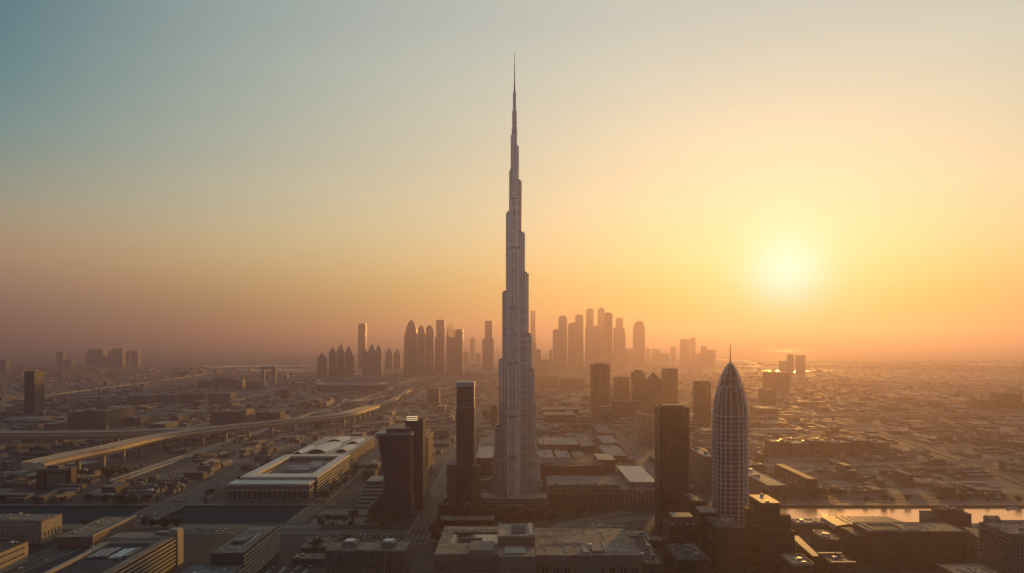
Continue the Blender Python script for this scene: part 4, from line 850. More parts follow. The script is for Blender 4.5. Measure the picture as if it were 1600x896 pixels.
# billboard block with lettering
t = block('sign_building', 'dark block with big raised lettering on its side, across the canal', 'building', 578, 596, 1500, 1690, 34, WALL_D, roof='tan', units=0, par=.5)
fc = bpy.data.curves.new('lettering', 'FONT'); fc.body = "'JUENCY"; fc.size = 26; fc.extrude = .5; fc.align_x = 'CENTER'; fc.space_character = 1.1
tmp = bpy.data.objects.new('tmp', fc); COL.objects.link(tmp); dg = bpy.context.evaluated_depsgraph_get()
me = bpy.data.meshes.new_from_object(tmp.evaluated_get(dg)); bpy.data.objects.remove(tmp)
me.materials.clear(); me.materials.append(M_CONC_L); lo = bpy.data.objects.new('lettering', me); COL.objects.link(lo); lo.parent = t
lo.rotation_euler = (R(90), 0, R(-90)); lo.location = (-9.6, -25, 9)
# arena and portal frame
Ya = Yg(611)
t = thing('arena', 'flat ring-roofed arena with pale roof edge below the pointed towers', 'arena', (X(550, Ya), Ya, 0)); ra = X(605, Ya) - X(550, Ya)
el = lambda r_, e=.45: [(r_ * cos(2 * pi * i / 48), r_ * e * sin(2 * pi * i / 48)) for i in range(48)]
MB().prism(el(ra), 0, 40).build('wall', facade('arena_wall', (.12, .11, .10), bay=9, floor=50), t); MB().prism(el(ra + 4), 38, 50, bottom=True).build('roof', M_WHITE, t)
MB().prism(el(ra * 1.3), 0, 3).build('plinth', M_CONC, t); MB().prism([(x, y - 2) for x, y in el(ra * .8)], 48.1, 52).build('roof_ring', ROOFS['grey'], t)
occ(X(485, Ya), X(612, Ya), Ya - 150, Ya + 160)
Yp = Yg(602); t = thing('portal_frame', 'giant open portal frame standing alone on the far plain', 'monument', (X(420, Yp), Yp, 0)); a_ = X(431, Yp) - X(420, Yp)
MB().box(-a_, -a_ + 22, -10, 10, 0, H(574, Yp) - 14).build('leg', M_CONC, t); MB().box(a_ - 22, a_, -10, 10, 0, H(574, Yp) - 14).build('leg', M_CONC, t); MB().box(-a_, a_, -10, 10, H(574, Yp) - 14, H(573, Yp)).build('crossbeam', M_CONC, t)

# ---------------------------------------------------------------- rail viaducts
def viaduct(name, label, pts, width, z, depth, pier_step, pier_w=7, first=60):
    path = smooth_path([(q[0], q[1], q[2] if len(q) > 2 else z) for q in pts], 8); t = thing(name, label, 'viaduct', (0, 0, 0)); hw = width / 2
    sweep(path, [(-hw, 3.6), (hw, 1.0), (hw, -5), (hw * .6, -depth), (-hw * .6, -depth), (-hw, -5)]).build('deck', plain('deck_painted_light_' + name, (.30, .25, .20) if name == 'ramp_viaduct' else (.90, .63, .36), .55, vary=.2, scale=.05), t)  # golden deck colour paints in the low sun; ramp's darker tone its shade
    for s_ in (-1, 1): sweep(path, [(s_ * hw - .5, 1.0), (s_ * hw - .5, 4.6), (s_ * hw + .5, 4.6), (s_ * hw + .5, 1.0)]).build('parapet', M_CONC_L, t)
    for s_ in (-.45, .45): sweep(path, [(s_ * hw - 1.8, 1.2), (s_ * hw - 1.8, 4.1), (s_ * hw + 1.8, 4.1), (s_ * hw + 1.8, 1.2)]).build('track_bed', M_CONC, t)
    acc = 0; nxt = first
    for a, b in zip(path[:-1], path[1:]):
        L = math.dist(a, b)
        while acc + L > nxt:
            f_ = (nxt - acc) / L; x, y = a[0] + (b[0] - a[0]) * f_, a[1] + (b[1] - a[1]) * f_
            MB().prism([(x - pier_w, y - 3.5), (x + pier_w, y - 3.5), (x + pier_w, y + 3.5), (x - pier_w, y + 3.5)], 0, max(2, a[2] - depth + .5)).build('pier', M_CONC_L, t); occ(x - 8, x + 8, y - 8, y + 8)
            nxt += pier_step
        acc += L
    return path
V1 = viaduct('rail_viaduct', 'sunlit curving rail viaduct on tall piers sweeping in from the towers', [(X(52, 1640), 1640), (X(120, 1780), 1775), (X(170, 1888), 1888), (X(250, 2121), 2121), (X(350, 2345), 2345), (X(480, 2602), 2602), (X(540, 2789), 2789), (X(566, 2990), 2990, 40), (X(584, 3210), 3210, 35)], 52, 42, 13, 84, pier_w=5)
V1B = viaduct('ramp_viaduct', 'narrow shaded ramp carrying on from the curving viaduct toward the far highway', [(X(583, 3200), 3200, 34.8), (X(600, 3480), 3480, 27), (X(620, 3907), 3907, 20), (X(645, 5005), 5005, 8)], 24, 30, 5, 130, pier_w=3)
V2 = viaduct('rail_viaduct', 'straight branch viaduct joining the curving one at the fork', [(X(-60, 2210), 2205), (X(60, 2205), 2200), (X(180, 2225), 2225), (X(280, 2290), 2290), (X(345, 2345), 2350)], 64, 40.5, 16, 170, first=270)
V3 = viaduct('road_viaduct', 'thin dark road viaduct crossing the hazy plain', [(X(1160, 3000), 3000), (X(1350, 2960), 2960), (X(1700, 3100), 3100)], 22, 16, 4, 140, pier_w=4)
def lamp_proto(h):
    t = thing('street_lamp', 'thin dark lamp post on the viaduct parapet', 'street lamp', (0, 0, 0))
    MB().prism(ngon(.28, 6), 0, h, poly1=ngon(.16, 6)).build('post', M_DARKM, t); MB().box(-.25, 3.2, -.2, .2, h - .2, h + .15).build('arm', M_DARKM, t); return t
lp = lamp_proto(9); first_l = True
for path, off, z, step, lab, grp in ((V1, 24.5, 43, 9, 'thin dark lamp post on the sunlit curving viaduct', 'lamp posts on the curving viaduct'), ):
    for i in range(3, len(path) - 14, 4):
        p0 = path[i]
        if first_l: lp.location = (p0[0] + off, p0[1], z); tag(lp, lab, group=grp); first_l = False
        else: copy_tree(lp, (p0[0] + off, p0[1], z), label=lab, group=grp)
for i in range(16):
    y = 1270 + i * 60 if i > 2 else 1286 + i * 50
    copy_tree(lp, (BRX + 25.5, y, .2), label='lamp post on the kerb of the wide road over the canal', group='lamp posts on the canal road')
for i in range(14): copy_tree(lp, (-128, 1400 + i * 75, .2), R(180), label='lamp post along the avenue beside the white-capped tower', group='lamp posts along the avenue')
# bridge over the canal
br = thing('road_bridge', 'wide flat road bridge crossing the dark canal', 'bridge', (BRX, (CAN_Y0 + CAN_Y1) / 2, 0))
MB().box(-30, 26, -82, 82, -1.6, .9).build('deck', M_ASPH, br)
for x in (-30.6, 26): MB().box(x, x + .9, -82, 82, .0, 2.4).build('parapet', M_CONC_L, br)
for s_ in (-14, -2, 12): MB().box(s_, s_ + .3, -82, 82, .904, .91).build('road_marking', M_LINE, br)
for y in (-40, 0, 40): MB().box(-27, 23, y - 2, y + 2, -6, -1.6).build('pier', M_CONC, br)
# station house under the viaduct head
t = thing('station_house', 'cream drum-shaped station house under the viaduct head', 'station', (-952, 1605, 0))
MB().prism(rrect(-17, 24, -14, 14, 10, 5), 0, 34).build('drum', WALL_C, t); MB().prism(rrect(-17.4, 24.4, -14.4, 14.4, 10, 5), 27, 33).build('window_band', facade('station_band', (.34, .28, .2), bay=5, floor=40, fu=.4, fv=.02), t)
MB().prism(rrect(-29, 30, -20, 20, 6, 4), 36, 39, bottom=True).build('canopy', ROOFS['tan'], t); MB().box(-16, 8, -12, 12, 34, 36).build('neck', M_DARKM, t); MB().box(-34, -18, -12, 14, 0, 34).build('stair_tower', WALL_D, t)
MB().box(20, 34, -6, 14, 0, 40).build('side_pier', WALL_D, t); MB().box(-14, 10, -9, 9, 39, 44).build('roof_hut', M_DARKM, t)
occ(-990, -915, 1582, 1630)
# ---------------------------------------------------------------- skyline towers far away
SKM = {'grey': facade('far_ribbed_grey', (.24, .23, .24), bay=16, floor=400, fu=.5, fv=.001, bump=.3), 'blue': facade('far_grid_blue', (.13, .14, .16), bay=12, floor=12, fu=.3, fv=.4),
       'warm': facade('far_ribbed_warm', (.28, .23, .20), bay=14, floor=300, fu=.5, fv=.001), 'strip': facade('far_strip_warm', (.22, .17, .15), bay=400, floor=14, fu=.001, fv=.5)}
def skyt(name, label, px0, px1, yt, yb, m='grey', crown='flat', tip=None, steps=(), depth=None, group=None):
    Y = Yg(yb); x0, x1 = X(px0, Y), X(px1, Y); w_ = x1 - x0; d_ = depth or w_ * .9; h = H(yt, Y); top = H(tip, Y) if tip else h
    t = thing(name, label, 'tower', ((x0 + x1) / 2, Y + d_ / 2, 0), 0, group); mm = SKM[m]
    MB().prism(rect(w_, d_), 0, h).build('shaft', mm, t)
    if crown == 'flat': MB().box(-w_ * .3, w_ * .35, -d_ * .3, d_ * .3, h, h + w_ * .12).build('roof_unit', ROOFS['dark'], t)
    elif crown == 'pyramid':
        zp = h + (top - h) * .75; MB().prism(rect(w_ * .96, d_ * .96), h, zp, poly1=rect(w_ * .1, d_ * .1)).build('crown', mm, t)
        MB().prism(ngon(w_ * .04, 6), zp, top, poly1=ngon(w_ * .015, 6)).build('spire', M_SPIRE, t)
    elif crown == 'pointed':
        mb = MB(); nz = 7; pr = lambda u: max(0, 1 - u) ** .72 * .93 + .05; zt = h + (top - h) * .72
        for i in range(nz): a, b = i / nz, (i + 1) / nz; mb.prism([(x * pr(a), y * pr(a)) for x, y in rect(w_, d_)], h + (zt - h) * a, h + (zt - h) * b, poly1=[(x * pr(b), y * pr(b)) for x, y in rect(w_, d_)])
        mb.build('crown', mm, t); MB().prism(ngon(w_ * .05, 6), zt - 2, top, poly1=ngon(w_ * .015, 6)).build('spire', M_SPIRE, t)
    elif crown in ('dome', 'arch', 'gothic'):
        mb = MB(); nz = 8; e = {'dome': 2, 'arch': 2, 'gothic': 1.5}[crown]; pr = lambda u: max(.02, (1 - u ** e) ** (1 / 2 if crown != 'gothic' else .62))
        pts = [(pr(i / nz) * w_ / 2 * .98, h + (top - h) * i / nz) for i in range(nz + 1)]
        out = [(-x, z) for x, z in pts] + [(x, z) for x, z in reversed(pts)]
        k = len(out); n0 = len(mb.v); mb.v += [(x, -d_ * .45, z) for x, z in out] + [(x, d_ * .45, z) for x, z in out]
        for i in range(k): j = (i + 1) % k; mb.f.append((i, j, k + j, k + i)); mb.m.append(0)
        mb.f.append(tuple(range(k))); mb.m.append(0); mb.f.append(tuple(reversed(range(k, 2 * k)))); mb.m.append(0)
        mb.build('crown', mm, t)
    elif crown == 'lattice':
        for i in range(9):
            a = pi * i / 8; MB().box(cos(a) * w_ * .42 - 1.5, cos(a) * w_ * .42 + 1.5, -d_ * .4, d_ * .4, h, h + (top - h) * (.35 + .65 * sin(a))).build('crown_fin', M_CONC, t)
    elif crown == 'mast':
        MB().box(-w_ * .3, w_ * .3, -d_ * .3, d_ * .3, h, h + w_ * .15).build('roof_unit', ROOFS['dark'], t); MB().prism(ngon(5.5, 6), h, top, poly1=ngon(2.2, 6)).build('mast', M_SPIRE, t)
    for (a, b, y) in steps:
        MB().box(X(a, Y) - (x0 + x1) / 2, X(b, Y) - (x0 + x1) / 2, -d_ * .5 - 3, d_ * .42, 0, H(y, Y)).build('wing', mm, t)
    occ(x0 - 10, x1 + 10, Y - 10, Y + d_ + 10); return t
S = skyt
S('skyscraper', 'lone pointed tower, first on the sea side of the pointed group', 495.5, 508, 560, 590, 'grey', 'pointed', 550)
S('skyscraper', 'pointed tower second from the lone one', 514, 524.5, 552, 589, 'grey', 'pointed', 540)
S('skyscraper', 'highest pointed tower with needle among the cluster of pointed towers', 526, 537.5, 549, 589, 'grey', 'pointed', 534)
S('skyscraper', 'pointed tower with lower side wing, third in the cluster', 539, 549.5, 550, 589, 'grey', 'pointed', 538, steps=[(548, 552, 556)])
S('skyscraper', 'thin flat slab tower rising behind the pointed towers', 559.5, 571, 506, 577, 'blue', 'none')
S('skyscraper', 'short pointed tower at the slab tower foot', 565.5, 575.5, 553, 587, 'grey', 'pyramid', 545)
S('skyscraper', 'tower with ornate pinnacled crown in front of the slab tower', 575.5, 586, 549, 587, 'grey', 'pointed', 534)
S('skyscraper', 'tower with needle crown closing the slab tower group', 586, 596, 549, 587, 'grey', 'pointed', 536)
S('skyscraper', 'small pyramid-topped tower, nearer to the slab tower', 602, 613, 552, 577, 'grey', 'pyramid', 541)
S('skyscraper', 'small pyramid-topped tower, nearer to the arched towers', 615, 625.5, 553, 577, 'grey', 'pyramid', 543)
S('skyscraper', 'ribbed tower with tall pointed-arch top, highest of the arched group', 633, 651, 522, 587, 'grey', 'gothic', 500, steps=[(631.5, 634, 523)])
S('skyscraper', 'ribbed tower with arched top, middle of the arched group', 652, 664, 522, 587, 'grey', 'gothic', 508)
S('skyscraper', 'ribbed tower with open arched frame top, last of the arched group', 665, 676.5, 520, 587, 'grey', 'dome', 508)
S('skyscraper', 'flat-topped tower with low shoulder between arched and latticed towers', 681.5, 694, 500, 586, 'warm', 'none', steps=[(679.5, 684, 527)])
S('skyscraper', 'tower with latticed arch crown', 697, 711, 527, 587, 'grey', 'lattice', 505)
S('skyscraper', 'striped flat tower joined to the latticed one', 711, 723, 515, 588, 'strip', 'none')
S('skyscraper', 'thin hazy tower with small tip left of the double-stepped tower', 734, 742, 530, 563, 'warm', 'pyramid', 526)
S('skyscraper', 'double-stepped flat tower left of the tallest tower', 753.5, 771.5, 530, 580, 'grey', 'none', steps=[(757.5, 769, 501.5)])
S('skyscraper', 'pale slim pencil tower just right of the tallest tower', 829, 836.5, 486, 570, 'warm', 'none')
S('skyscraper', 'hazy stepped block at the pencil tower foot', 837, 845, 547, 580, 'warm', 'flat', steps=[(832, 838, 535)])
S('skyscraper', 'hazy slim tower at the start of the right skyline group', 864, 873, 516, 575, 'warm', 'flat')
S('skyscraper', 'round-topped hazy tower in the right skyline group', 873, 886, 498, 575, 'warm', 'dome', 493)
S('skyscraper', 'broad tower with curved shoulder in the right skyline group', 888, 904, 508, 576, 'warm', 'dome', 504)
S('skyscraper', 'tower with flat crown behind the curved-shoulder one', 899.5, 911.5, 493, 577.5, 'warm', 'flat')
S('skyscraper', 'pale low block in front of the round-topped hazy tower', 871.5, 884, 549, 578, 'strip', 'flat')
S('skyscraper', 'tall flat tower with wide base and short mast', 916.5, 927.5, 484, 573, 'warm', 'mast', 476, steps=[(915, 929, 511)])
S('skyscraper', 'tall tower with long needle mast, highest in the right skyline', 934.5, 945, 483, 573, 'warm', 'mast', 470, steps=[(929, 946, 509)])
S('skyscraper', 'dark slim tower standing before the hazy masted ones', 945.5, 957, 490, 583, 'grey', 'flat')
S('skyscraper', 'small pointed hazy tower at the masted towers foot', 930, 938, 549, 581, 'warm', 'pyramid', 541)
S('skyscraper', 'stepped hazy tower right of the dark slim one', 963, 973.5, 497, 574, 'warm', 'none', steps=[(959, 976, 512)])
S('skyscraper', 'lower hazy tower against the stepped one', 969.5, 977.5, 522, 576, 'warm', 'flat')
S('skyscraper', 'bullet-shaped hazy tower with domed top', 991, 1008, 515, 574, 'warm', 'dome', 501)
S('skyscraper', 'hazy flat tower, wider of the pair far to the right', 1065, 1078, 530, 568, 'warm', 'none')
S('skyscraper', 'hazy flat tower, slimmer and taller of the pair far to the right', 1080, 1087, 528, 568, 'warm', 'none')
S('skyscraper', 'short hazy tower left of the far pair', 1049, 1056, 542, 564, 'warm', 'none')
S('skyscraper', 'wide hazy block with raised corner right of the far pair', 1099, 1118, 547, 572, 'warm', 'none', steps=[(1099, 1105, 541)])
S('skyscraper', 'hazy tower with dark base left of the right-hand trio', 1220, 1230, 564, 586, 'warm', 'none')
S('skyscraper', 'hazy tower with light top, middle of the trio on the right plain', 1231, 1240.5, 554, 586, 'warm', 'none', depth=30)
S('skyscraper', 'broad hazy tower, last of the trio on the right plain', 1245, 1258.5, 555, 586, 'warm', 'none', depth=40)
for k, (a, b, yt, yb, lab) in enumerate(((88, 98, 550, 571, 'lone grey block in the haze far inland'), (133, 140, 551, 572, 'low shoulder block at the inland cluster edge'), (138.5, 161, 546, 573, 'widest block of the inland cluster'), (161, 169, 557, 573, 'short block between taller inland cluster blocks'),
        (169, 177, 548, 573, 'pale block in the inland cluster middle'), (177, 191.5, 545, 574, 'tallest block of the inland cluster'), (192.5, 203, 549, 572, 'dark block of the inland cluster'), (204, 215.5, 548, 573, 'last block of the inland cluster toward the sea'),
        (99, 112, 562, 572, 'low pale block beside the lone hazy grey block'), (-6, 9, 562, 582, 'pale hazy block cut by the picture edge'), (724, 732, 550, 568, 'low hazy block right of the striped flat tower'), (743, 751, 552, 566, 'low hazy block left of the double-stepped tower'),
        (1010, 1016, 545, 566, 'thin low hazy block right of the bullet-shaped tower'), (1020, 1032, 546, 566, 'low wide hazy block right of the bullet-shaped tower'), (977, 990, 545, 570, 'low hazy block left of the bullet-shaped tower'), (846, 858, 562, 584, 'low hazy block left of the right skyline group'), (858, 863, 547, 572, 'thin hazy block left of the right skyline group'),
        (889, 912, 545, 570, 'low hazy block filling the gap behind the round-topped tower'), (959, 985, 549, 571, 'low wide hazy block at the stepped hazy tower foot'), (1032, 1046, 553, 566, 'very low hazy block before the far pair'), (1087, 1096, 553, 568, 'small hazy block beside the far pair'))):
    S('hazy_building', lab, a, b, yt, yb, ('blue' if a < 300 else 'warm'), 'none')

# ---------------------------------------------------------------- trees, cars, boats
def tree_proto(hh, rr, m, seed, name='tree'):
    rg = random.Random(seed); t = thing(name, 'tree', 'tree', (0, 0, 0))
    mb = MB(); mb.prism(ngon(.32, 7), 0, hh * .5, poly1=ngon(.18, 7))
    for k in range(4):
        a = k * 1.6 + rg.random(); x, y = cos(a) * rr * .5, sin(a) * rr * .5
        b0 = Vector((0, 0, hh * .38)); b1 = Vector((x, y, hh * .66))
        for q in range(3):
            c0, c1 = 2 * pi * q / 3, 2 * pi * (q + 1) / 3
            mb.poly([b0 + Vector((cos(c0) * .15, sin(c0) * .15, 0)), b0 + Vector((cos(c1) * .15, sin(c1) * .15, 0)), b1 + Vector((cos(c1) * .06, sin(c1) * .06, 0)), b1 + Vector((cos(c0) * .06, sin(c0) * .06, 0))])
    mb.build('trunk', M_TRUNK, t)
    mb = MB(); cl = [(rg.uniform(-.6, .6) * rr, rg.uniform(-.6, .6) * rr, hh * rg.uniform(.5, .86), rr * rg.uniform(.35, .6)) for _ in range(7)]
    for i in range(330):
        cx_, cy_, cz_, r_ = cl[i % 7]; d = Vector((rg.gauss(0, 1), rg.gauss(0, 1), rg.gauss(0, .8))).normalized() * r_ * rg.uniform(.6, 1.08)
        c = Vector((cx_, cy_, cz_)) + d; u = Vector((rg.gauss(0, 1), rg.gauss(0, 1), rg.gauss(0, 1))).normalized(); v = u.orthogonal().normalized(); s_ = rg.uniform(.35, .8)
        mb.poly([c - u * s_ - v * s_ * .6, c + u * s_ - v * s_ * .6, c + u * s_ * .8 + v * s_ * .6, c - u * s_ * .7 + v * s_ * .6])
    mb.build('crown', m, t); return t
def palm_proto(hh):
    t = thing('palm_tree', 'palm', 'palm tree', (0, 0, 0)); MB().prism(ngon(.3, 7), 0, hh, poly1=[(x + .4, y) for x, y in ngon(.2, 7)]).build('trunk', M_TRUNK, t)
    mb = MB()
    for k in range(15):
        a = 2 * pi * k / 15 + (k % 2) * .2; L = 3.4; prev = Vector((.4, 0, hh)); up = .9 if k % 2 else .3
        for q in range(1, 5):
            f_ = q / 4; nx_ = Vector((.4 + cos(a) * L * f_, sin(a) * L * f_, hh + up * 2 * f_ - 2.9 * f_ * f_)); w_ = .5 * (1.2 - f_); sd = Vector((-sin(a), cos(a), 0)) * w_
            mb.poly([prev - sd, prev + sd, nx_ + sd * .8, nx_ - sd * .8]); prev = nx_
    mb.build('crown', M_LEAF, t); return t
protos = [tree_proto(9, 4.2, M_LEAF, 1), tree_proto(7.5, 3.8, M_LEAF2, 2), tree_proto(11, 5, M_LEAF, 3)]
used_p = [False] * 3
def put_tree(x, y, lab, grp):
    i = random.randrange(3); s_ = random.uniform(1.0, 1.75)
    if not used_p[i]: used_p[i] = True; r = protos[i]; r.location = (x, y, .1); r.scale = (s_,) * 3; tag(r, lab, group=grp)
    else: copy_tree(protos[i], (x, y, .1), random.uniform(0, 6), (s_,) * 3, lab, grp)
def trees(n_, xr, yr, lab, grp):
    for _ in range(n_): put_tree(random.uniform(*xr), random.uniform(*yr), lab, grp)
# ---------------------------------------------------------------- the low city
LAND = [('the court building', -458, 1600), ('the shell-roofed hall', -470, 2040), ('the station house', -952, 1605), ('the lone dark tower', -2020, 3230), ('the curved dark tower', -210, 1350), ('the white-capped tower', -83, 1370), ('the tallest tower', 8, 1400),
        ('the golden-roofed hall', -63, 1830), ('the columned building', 130, 1450), ('the broad brown tower', 259, 1240), ('the domed tower', 344, 1210), ('the sign building', 587, 1590), ('the sandy hotel row', 840, 2070), ('the white gridded hotel', 240, 1560),
        ('the lit gridded block', -1390, 2750), ('the viaduct fork', -880, 2345), ('the dark brown tower', 350, 3050), ('the pyramid-roofed tower', 600, 3050), ('the four long pale blocks', -1700, 3870), ('the long grey fin block', -1010, 2780), ('the stepped dark tower', 340, 1010), ('the big reddish block', 560, 1060), ('the pool roof', -60, 950), ('the dark portal frame', -1700, 6500)]
low = []
COLS = list(FAC)
def filler(kind, x0, x1, y0, y1, h, col, wi, rf, feat, rz=0):
    t = thing(kind, '', {'warehouse': 'warehouse', 'villa': 'house'}.get(kind, 'building'), ((x0 + x1) / 2, (y0 + y1) / 2, .16), rz)
    w_, d_ = x1 - x0, y1 - y0; wm = FAC[col][wi]
    if kind == 'warehouse':
        hr = h + random.uniform(2, 5); mb = MB(); lw, ld = w_ / 2, d_ / 2
        if d_ > w_:
            mb.poly([(-lw, -ld, 0), (lw, -ld, 0), (lw, -ld, h), (0, -ld, hr), (-lw, -ld, h)]).poly([(lw, ld, 0), (-lw, ld, 0), (-lw, ld, h), (0, ld, hr), (lw, ld, h)]).poly([(lw, -ld, 0), (lw, ld, 0), (lw, ld, h), (lw, -ld, h)]).poly([(-lw, ld, 0), (-lw, -ld, 0), (-lw, -ld, h), (-lw, ld, h)])
            rm = MB().poly([(-lw - .5, -ld - .5, h + .1), (0, -ld - .5, hr + .2), (0, ld + .5, hr + .2), (-lw - .5, ld + .5, h + .1)]).poly([(0, -ld - .5, hr + .2), (lw + .5, -ld - .5, h + .1), (lw + .5, ld + .5, h + .1), (0, ld + .5, hr + .2)])
        else:
            mb.poly([(lw, -ld, 0), (lw, ld, 0), (lw, ld, h), (lw, 0, hr), (lw, -ld, h)]).poly([(-lw, ld, 0), (-lw, -ld, 0), (-lw, -ld, h), (-lw, 0, hr), (-lw, ld, h)]).poly([(-lw, -ld, 0), (lw, -ld, 0), (lw, -ld, h), (-lw, -ld, h)]).poly([(lw, ld, 0), (-lw, ld, 0), (-lw, ld, h), (lw, ld, h)])
            rm = MB().poly([(-lw - .5, -ld - .5, h + .1), (lw + .5, -ld - .5, h + .1), (lw + .5, 0, hr + .2), (-lw - .5, 0, hr + .2)]).poly([(-lw - .5, 0, hr + .2), (lw + .5, 0, hr + .2), (lw + .5, ld + .5, h + .1), (-lw - .5, ld + .5, h + .1)])
        mb.build('wall', wm, t); rm.build('roof', ROOFS[rf], t)
    elif feat == 'L-shaped roof':
        poly = [(-w_ / 2, -d_ / 2), (w_ / 2, -d_ / 2), (w_ / 2, d_ / 2), (w_ * .05, d_ / 2), (w_ * .05, -d_ * .1), (-w_ / 2, -d_ * .1)]
        MB().prism(poly, 0, h).build('wall', wm, t); MB().prism([(x * 1.02, y * 1.02) for x, y in poly], h, h + .9).build('roof', ROOFS[rf], t)
        MB().box(w_ * .15, w_ * .35, -d_ * .1, d_ * .2, h + .9, h + 3).build('roof_unit', M_CONC, t)
    elif feat == 'stepped roof':
        MB().prism(rect(w_, d_), 0, h * .7).box(-w_ * .3, w_ * .5 - .3, -d_ * .15, d_ * .5 - .3, h * .7, h).build('wall', wm, t)
        MB().box(-w_ / 2 - .3, -w_ * .3 - .1, -d_ / 2 - .3, d_ / 2 + .3, h * .7, h * .7 + .7).box(-w_ * .3 - .1, w_ / 2 + .3, -d_ / 2 - .3, -d_ * .15 - .1, h * .7, h * .7 + .7).box(-w_ * .3 - .4, w_ / 2, -d_ * .15 - .4, d_ / 2, h, h + .7).build('roof', ROOFS[rf], t)
    else:
        MB().prism(rect(w_, d_), 0, h).build('wall', wm, t); roof_mesh(w_, d_, h, .9).build('roof', ROOFS[rf], t)
        if feat == 'rooftop units':
            for q in range(random.randint(1, 4)):
                a, b, c = random.uniform(2, 6), random.uniform(2, 6), random.uniform(1.5, 3.5); x, y = random.uniform(-w_ / 2 + 4, w_ / 2 - 4), random.uniform(-d_ / 2 + 4, d_ / 2 - 4)
                MB().box(x - a / 2, x + a / 2, y - b / 2, y + b / 2, h + .1, h + c).build('roof_unit', random.choice(UNIT_M), t)
    low.append((t, kind, col, rf, feat, h, (x0 + x1) / 2, (y0 + y1) / 2)); OCC.append((x0 - 1, x1 + 1, y0 - 1, y1 + 1)); return t
LIM = {'low_rise_building': 285, 'apartment_block': 190, 'warehouse': 270, 'villa': 285, 'shop_building': 260}
CNT = {k: 0 for k in LIM}
def inview(x, y, m=60): return abs(x) < .667 * y + m
pav = []; lots = []
def fill_block(bx, by, bw, bd):
    cx_, cy_ = bx + bw / 2, by + bd / 2
    if not inview(cx_, cy_): return
    q = math.sin(cx_ * .0061 + 1.1 + cy_ * .0013) + math.sin(cy_ * .0083 - cx_ * .0022) + .7 * math.sin(cx_ * .013 + cy_ * .009)
    if q < (-.75 if cy_ > 2100 else -1.35): 
        if free(bx, bx + bw, by, by + bd): lots.append((bx, bx + bw, by, by + bd))
        return
    right = cx_ > 330; left = cx_ < -380
    if free(bx, bx + bw, by, by + bd): pav.append((bx, bx + bw, by, by + bd))
    style = random.random(); far = cy_ > 2350
    if random.random() < (.12 if not far else .2): return
    nx = max(1, int(bw / random.choice([14, 18, 24, 36] if not far else [30, 45]))); ny = max(1, int(bd / random.choice([15, 20, 30, 60] if not far else [35, 70])))
    q2 = random.random()
    if q2 < .42: ny = 1; nx = max(2, nx)
    elif q2 < .6: nx = 1
    for i in range(nx):
        for j in range(ny):
            if random.random() < .2: continue
            cw, cd = bw / nx, bd / ny; x0 = bx + i * cw + random.uniform(1.5, 4); x1 = bx + (i + 1) * cw - random.uniform(1.5, 5); y0 = by + j * cd + random.uniform(1.5, 4); y1 = by + (j + 1) * cd - random.uniform(1.5, 6)
            if x1 - x0 < 8 or y1 - y0 < 8 or not free(x0, x1, y0, y1): continue
            area = (x1 - x0) * (y1 - y0)
            if right: kind = random.choices(['warehouse', 'shop_building', 'villa', 'low_rise_building', 'apartment_block'], [6, 3, 2, 2, 1.2])[0]
            elif left: kind = random.choices(['warehouse', 'shop_building', 'villa', 'low_rise_building', 'apartment_block'], [1.5, 2.5, 3, 4, 1])[0]
            else: kind = random.choices(['warehouse', 'shop_building', 'villa', 'low_rise_building', 'apartment_block'], [1, 2, .5, 3, 3])[0]
            if kind == 'villa' and area > 520: kind = 'low_rise_building'
            if kind in ('shop_building', 'low_rise_building') and area < 200: kind = 'villa'
            if CNT[kind] >= LIM[kind]:
                alt = [k_ for k_ in LIM if CNT[k_] < LIM[k_]]
                if not alt: return
                kind = random.choice(alt)
            CNT[kind] += 1
            h = {'warehouse': random.uniform(5, 9), 'shop_building': random.uniform(4, 8), 'villa': random.uniform(4, 8), 'low_rise_building': random.uniform(6, 13), 'apartment_block': random.uniform(14, 26)}[kind]
            if cx_ < -380 and cy_ < 1720: h = min(h, 13)
            col = random.choices(COLS, [3, 3, 2, 2, 1.5, 3] if right else [3, 3, 3, 1.5, 1.5, .7])[0]
            rf = random.choices(['pale', 'grey', 'tan', 'dark', 'sheet'], [3 if right else 1.6, 3, 4, 3.5, 3 if kind == 'warehouse' else .3])[0]
            feat = 'ridged roof' if kind == 'warehouse' else random.choices(['bare flat roof', 'rooftop units', 'L-shaped roof', 'stepped roof'], [2, 4, 1.6, 1.6])[0]
            filler(kind, x0, x1, y0, y1, h, col, random.randint(0, 1), rf, feat, rz=R(random.uniform(-1.5, 1.5)))
y = 1438
while y < 5600:
    bd = (62 if y < 2350 else 100) * random.uniform(.85, 1.25)
    x = -.667 * (y + bd) - 60 + random.uniform(0, 30)
    while x < .667 * (y + bd) + 60:
        bw = (60 if y < 2350 else 110) * random.uniform(.7, 1.4); fill_block(x, y, bw, bd); x += bw + (11 if y < 2350 else 16)
    y += bd + (12 if y < 2350 else 18)
# a few in the shadowed foreground too
for (x0, x1, y0, y1, h, lab) in ((-300, -250, 1090, 1130, 9, 'small dark pavilion roof in the shaded square before the curved tower'), (-298, -235, 1040, 1068, 7, 'low shed in the shaded square near the gridded block'), (150, 205, 1120, 1180, 12, 'low pale roof behind the broad pale roof'), (120, 178, 1210, 1232, 8, 'flat canopy beside the curving street'),
                                  (190, 232, 1120, 1150, 10, 'low tan roof before the broad brown tower'), (-600, -560, 1075, 1130, 8, 'low shed behind the large stepped block')):
    if True: block('low_rise_building', lab, 'building', x0, x1, y0, y1, h, FAC['grey'][0], roof='tan', units=3)
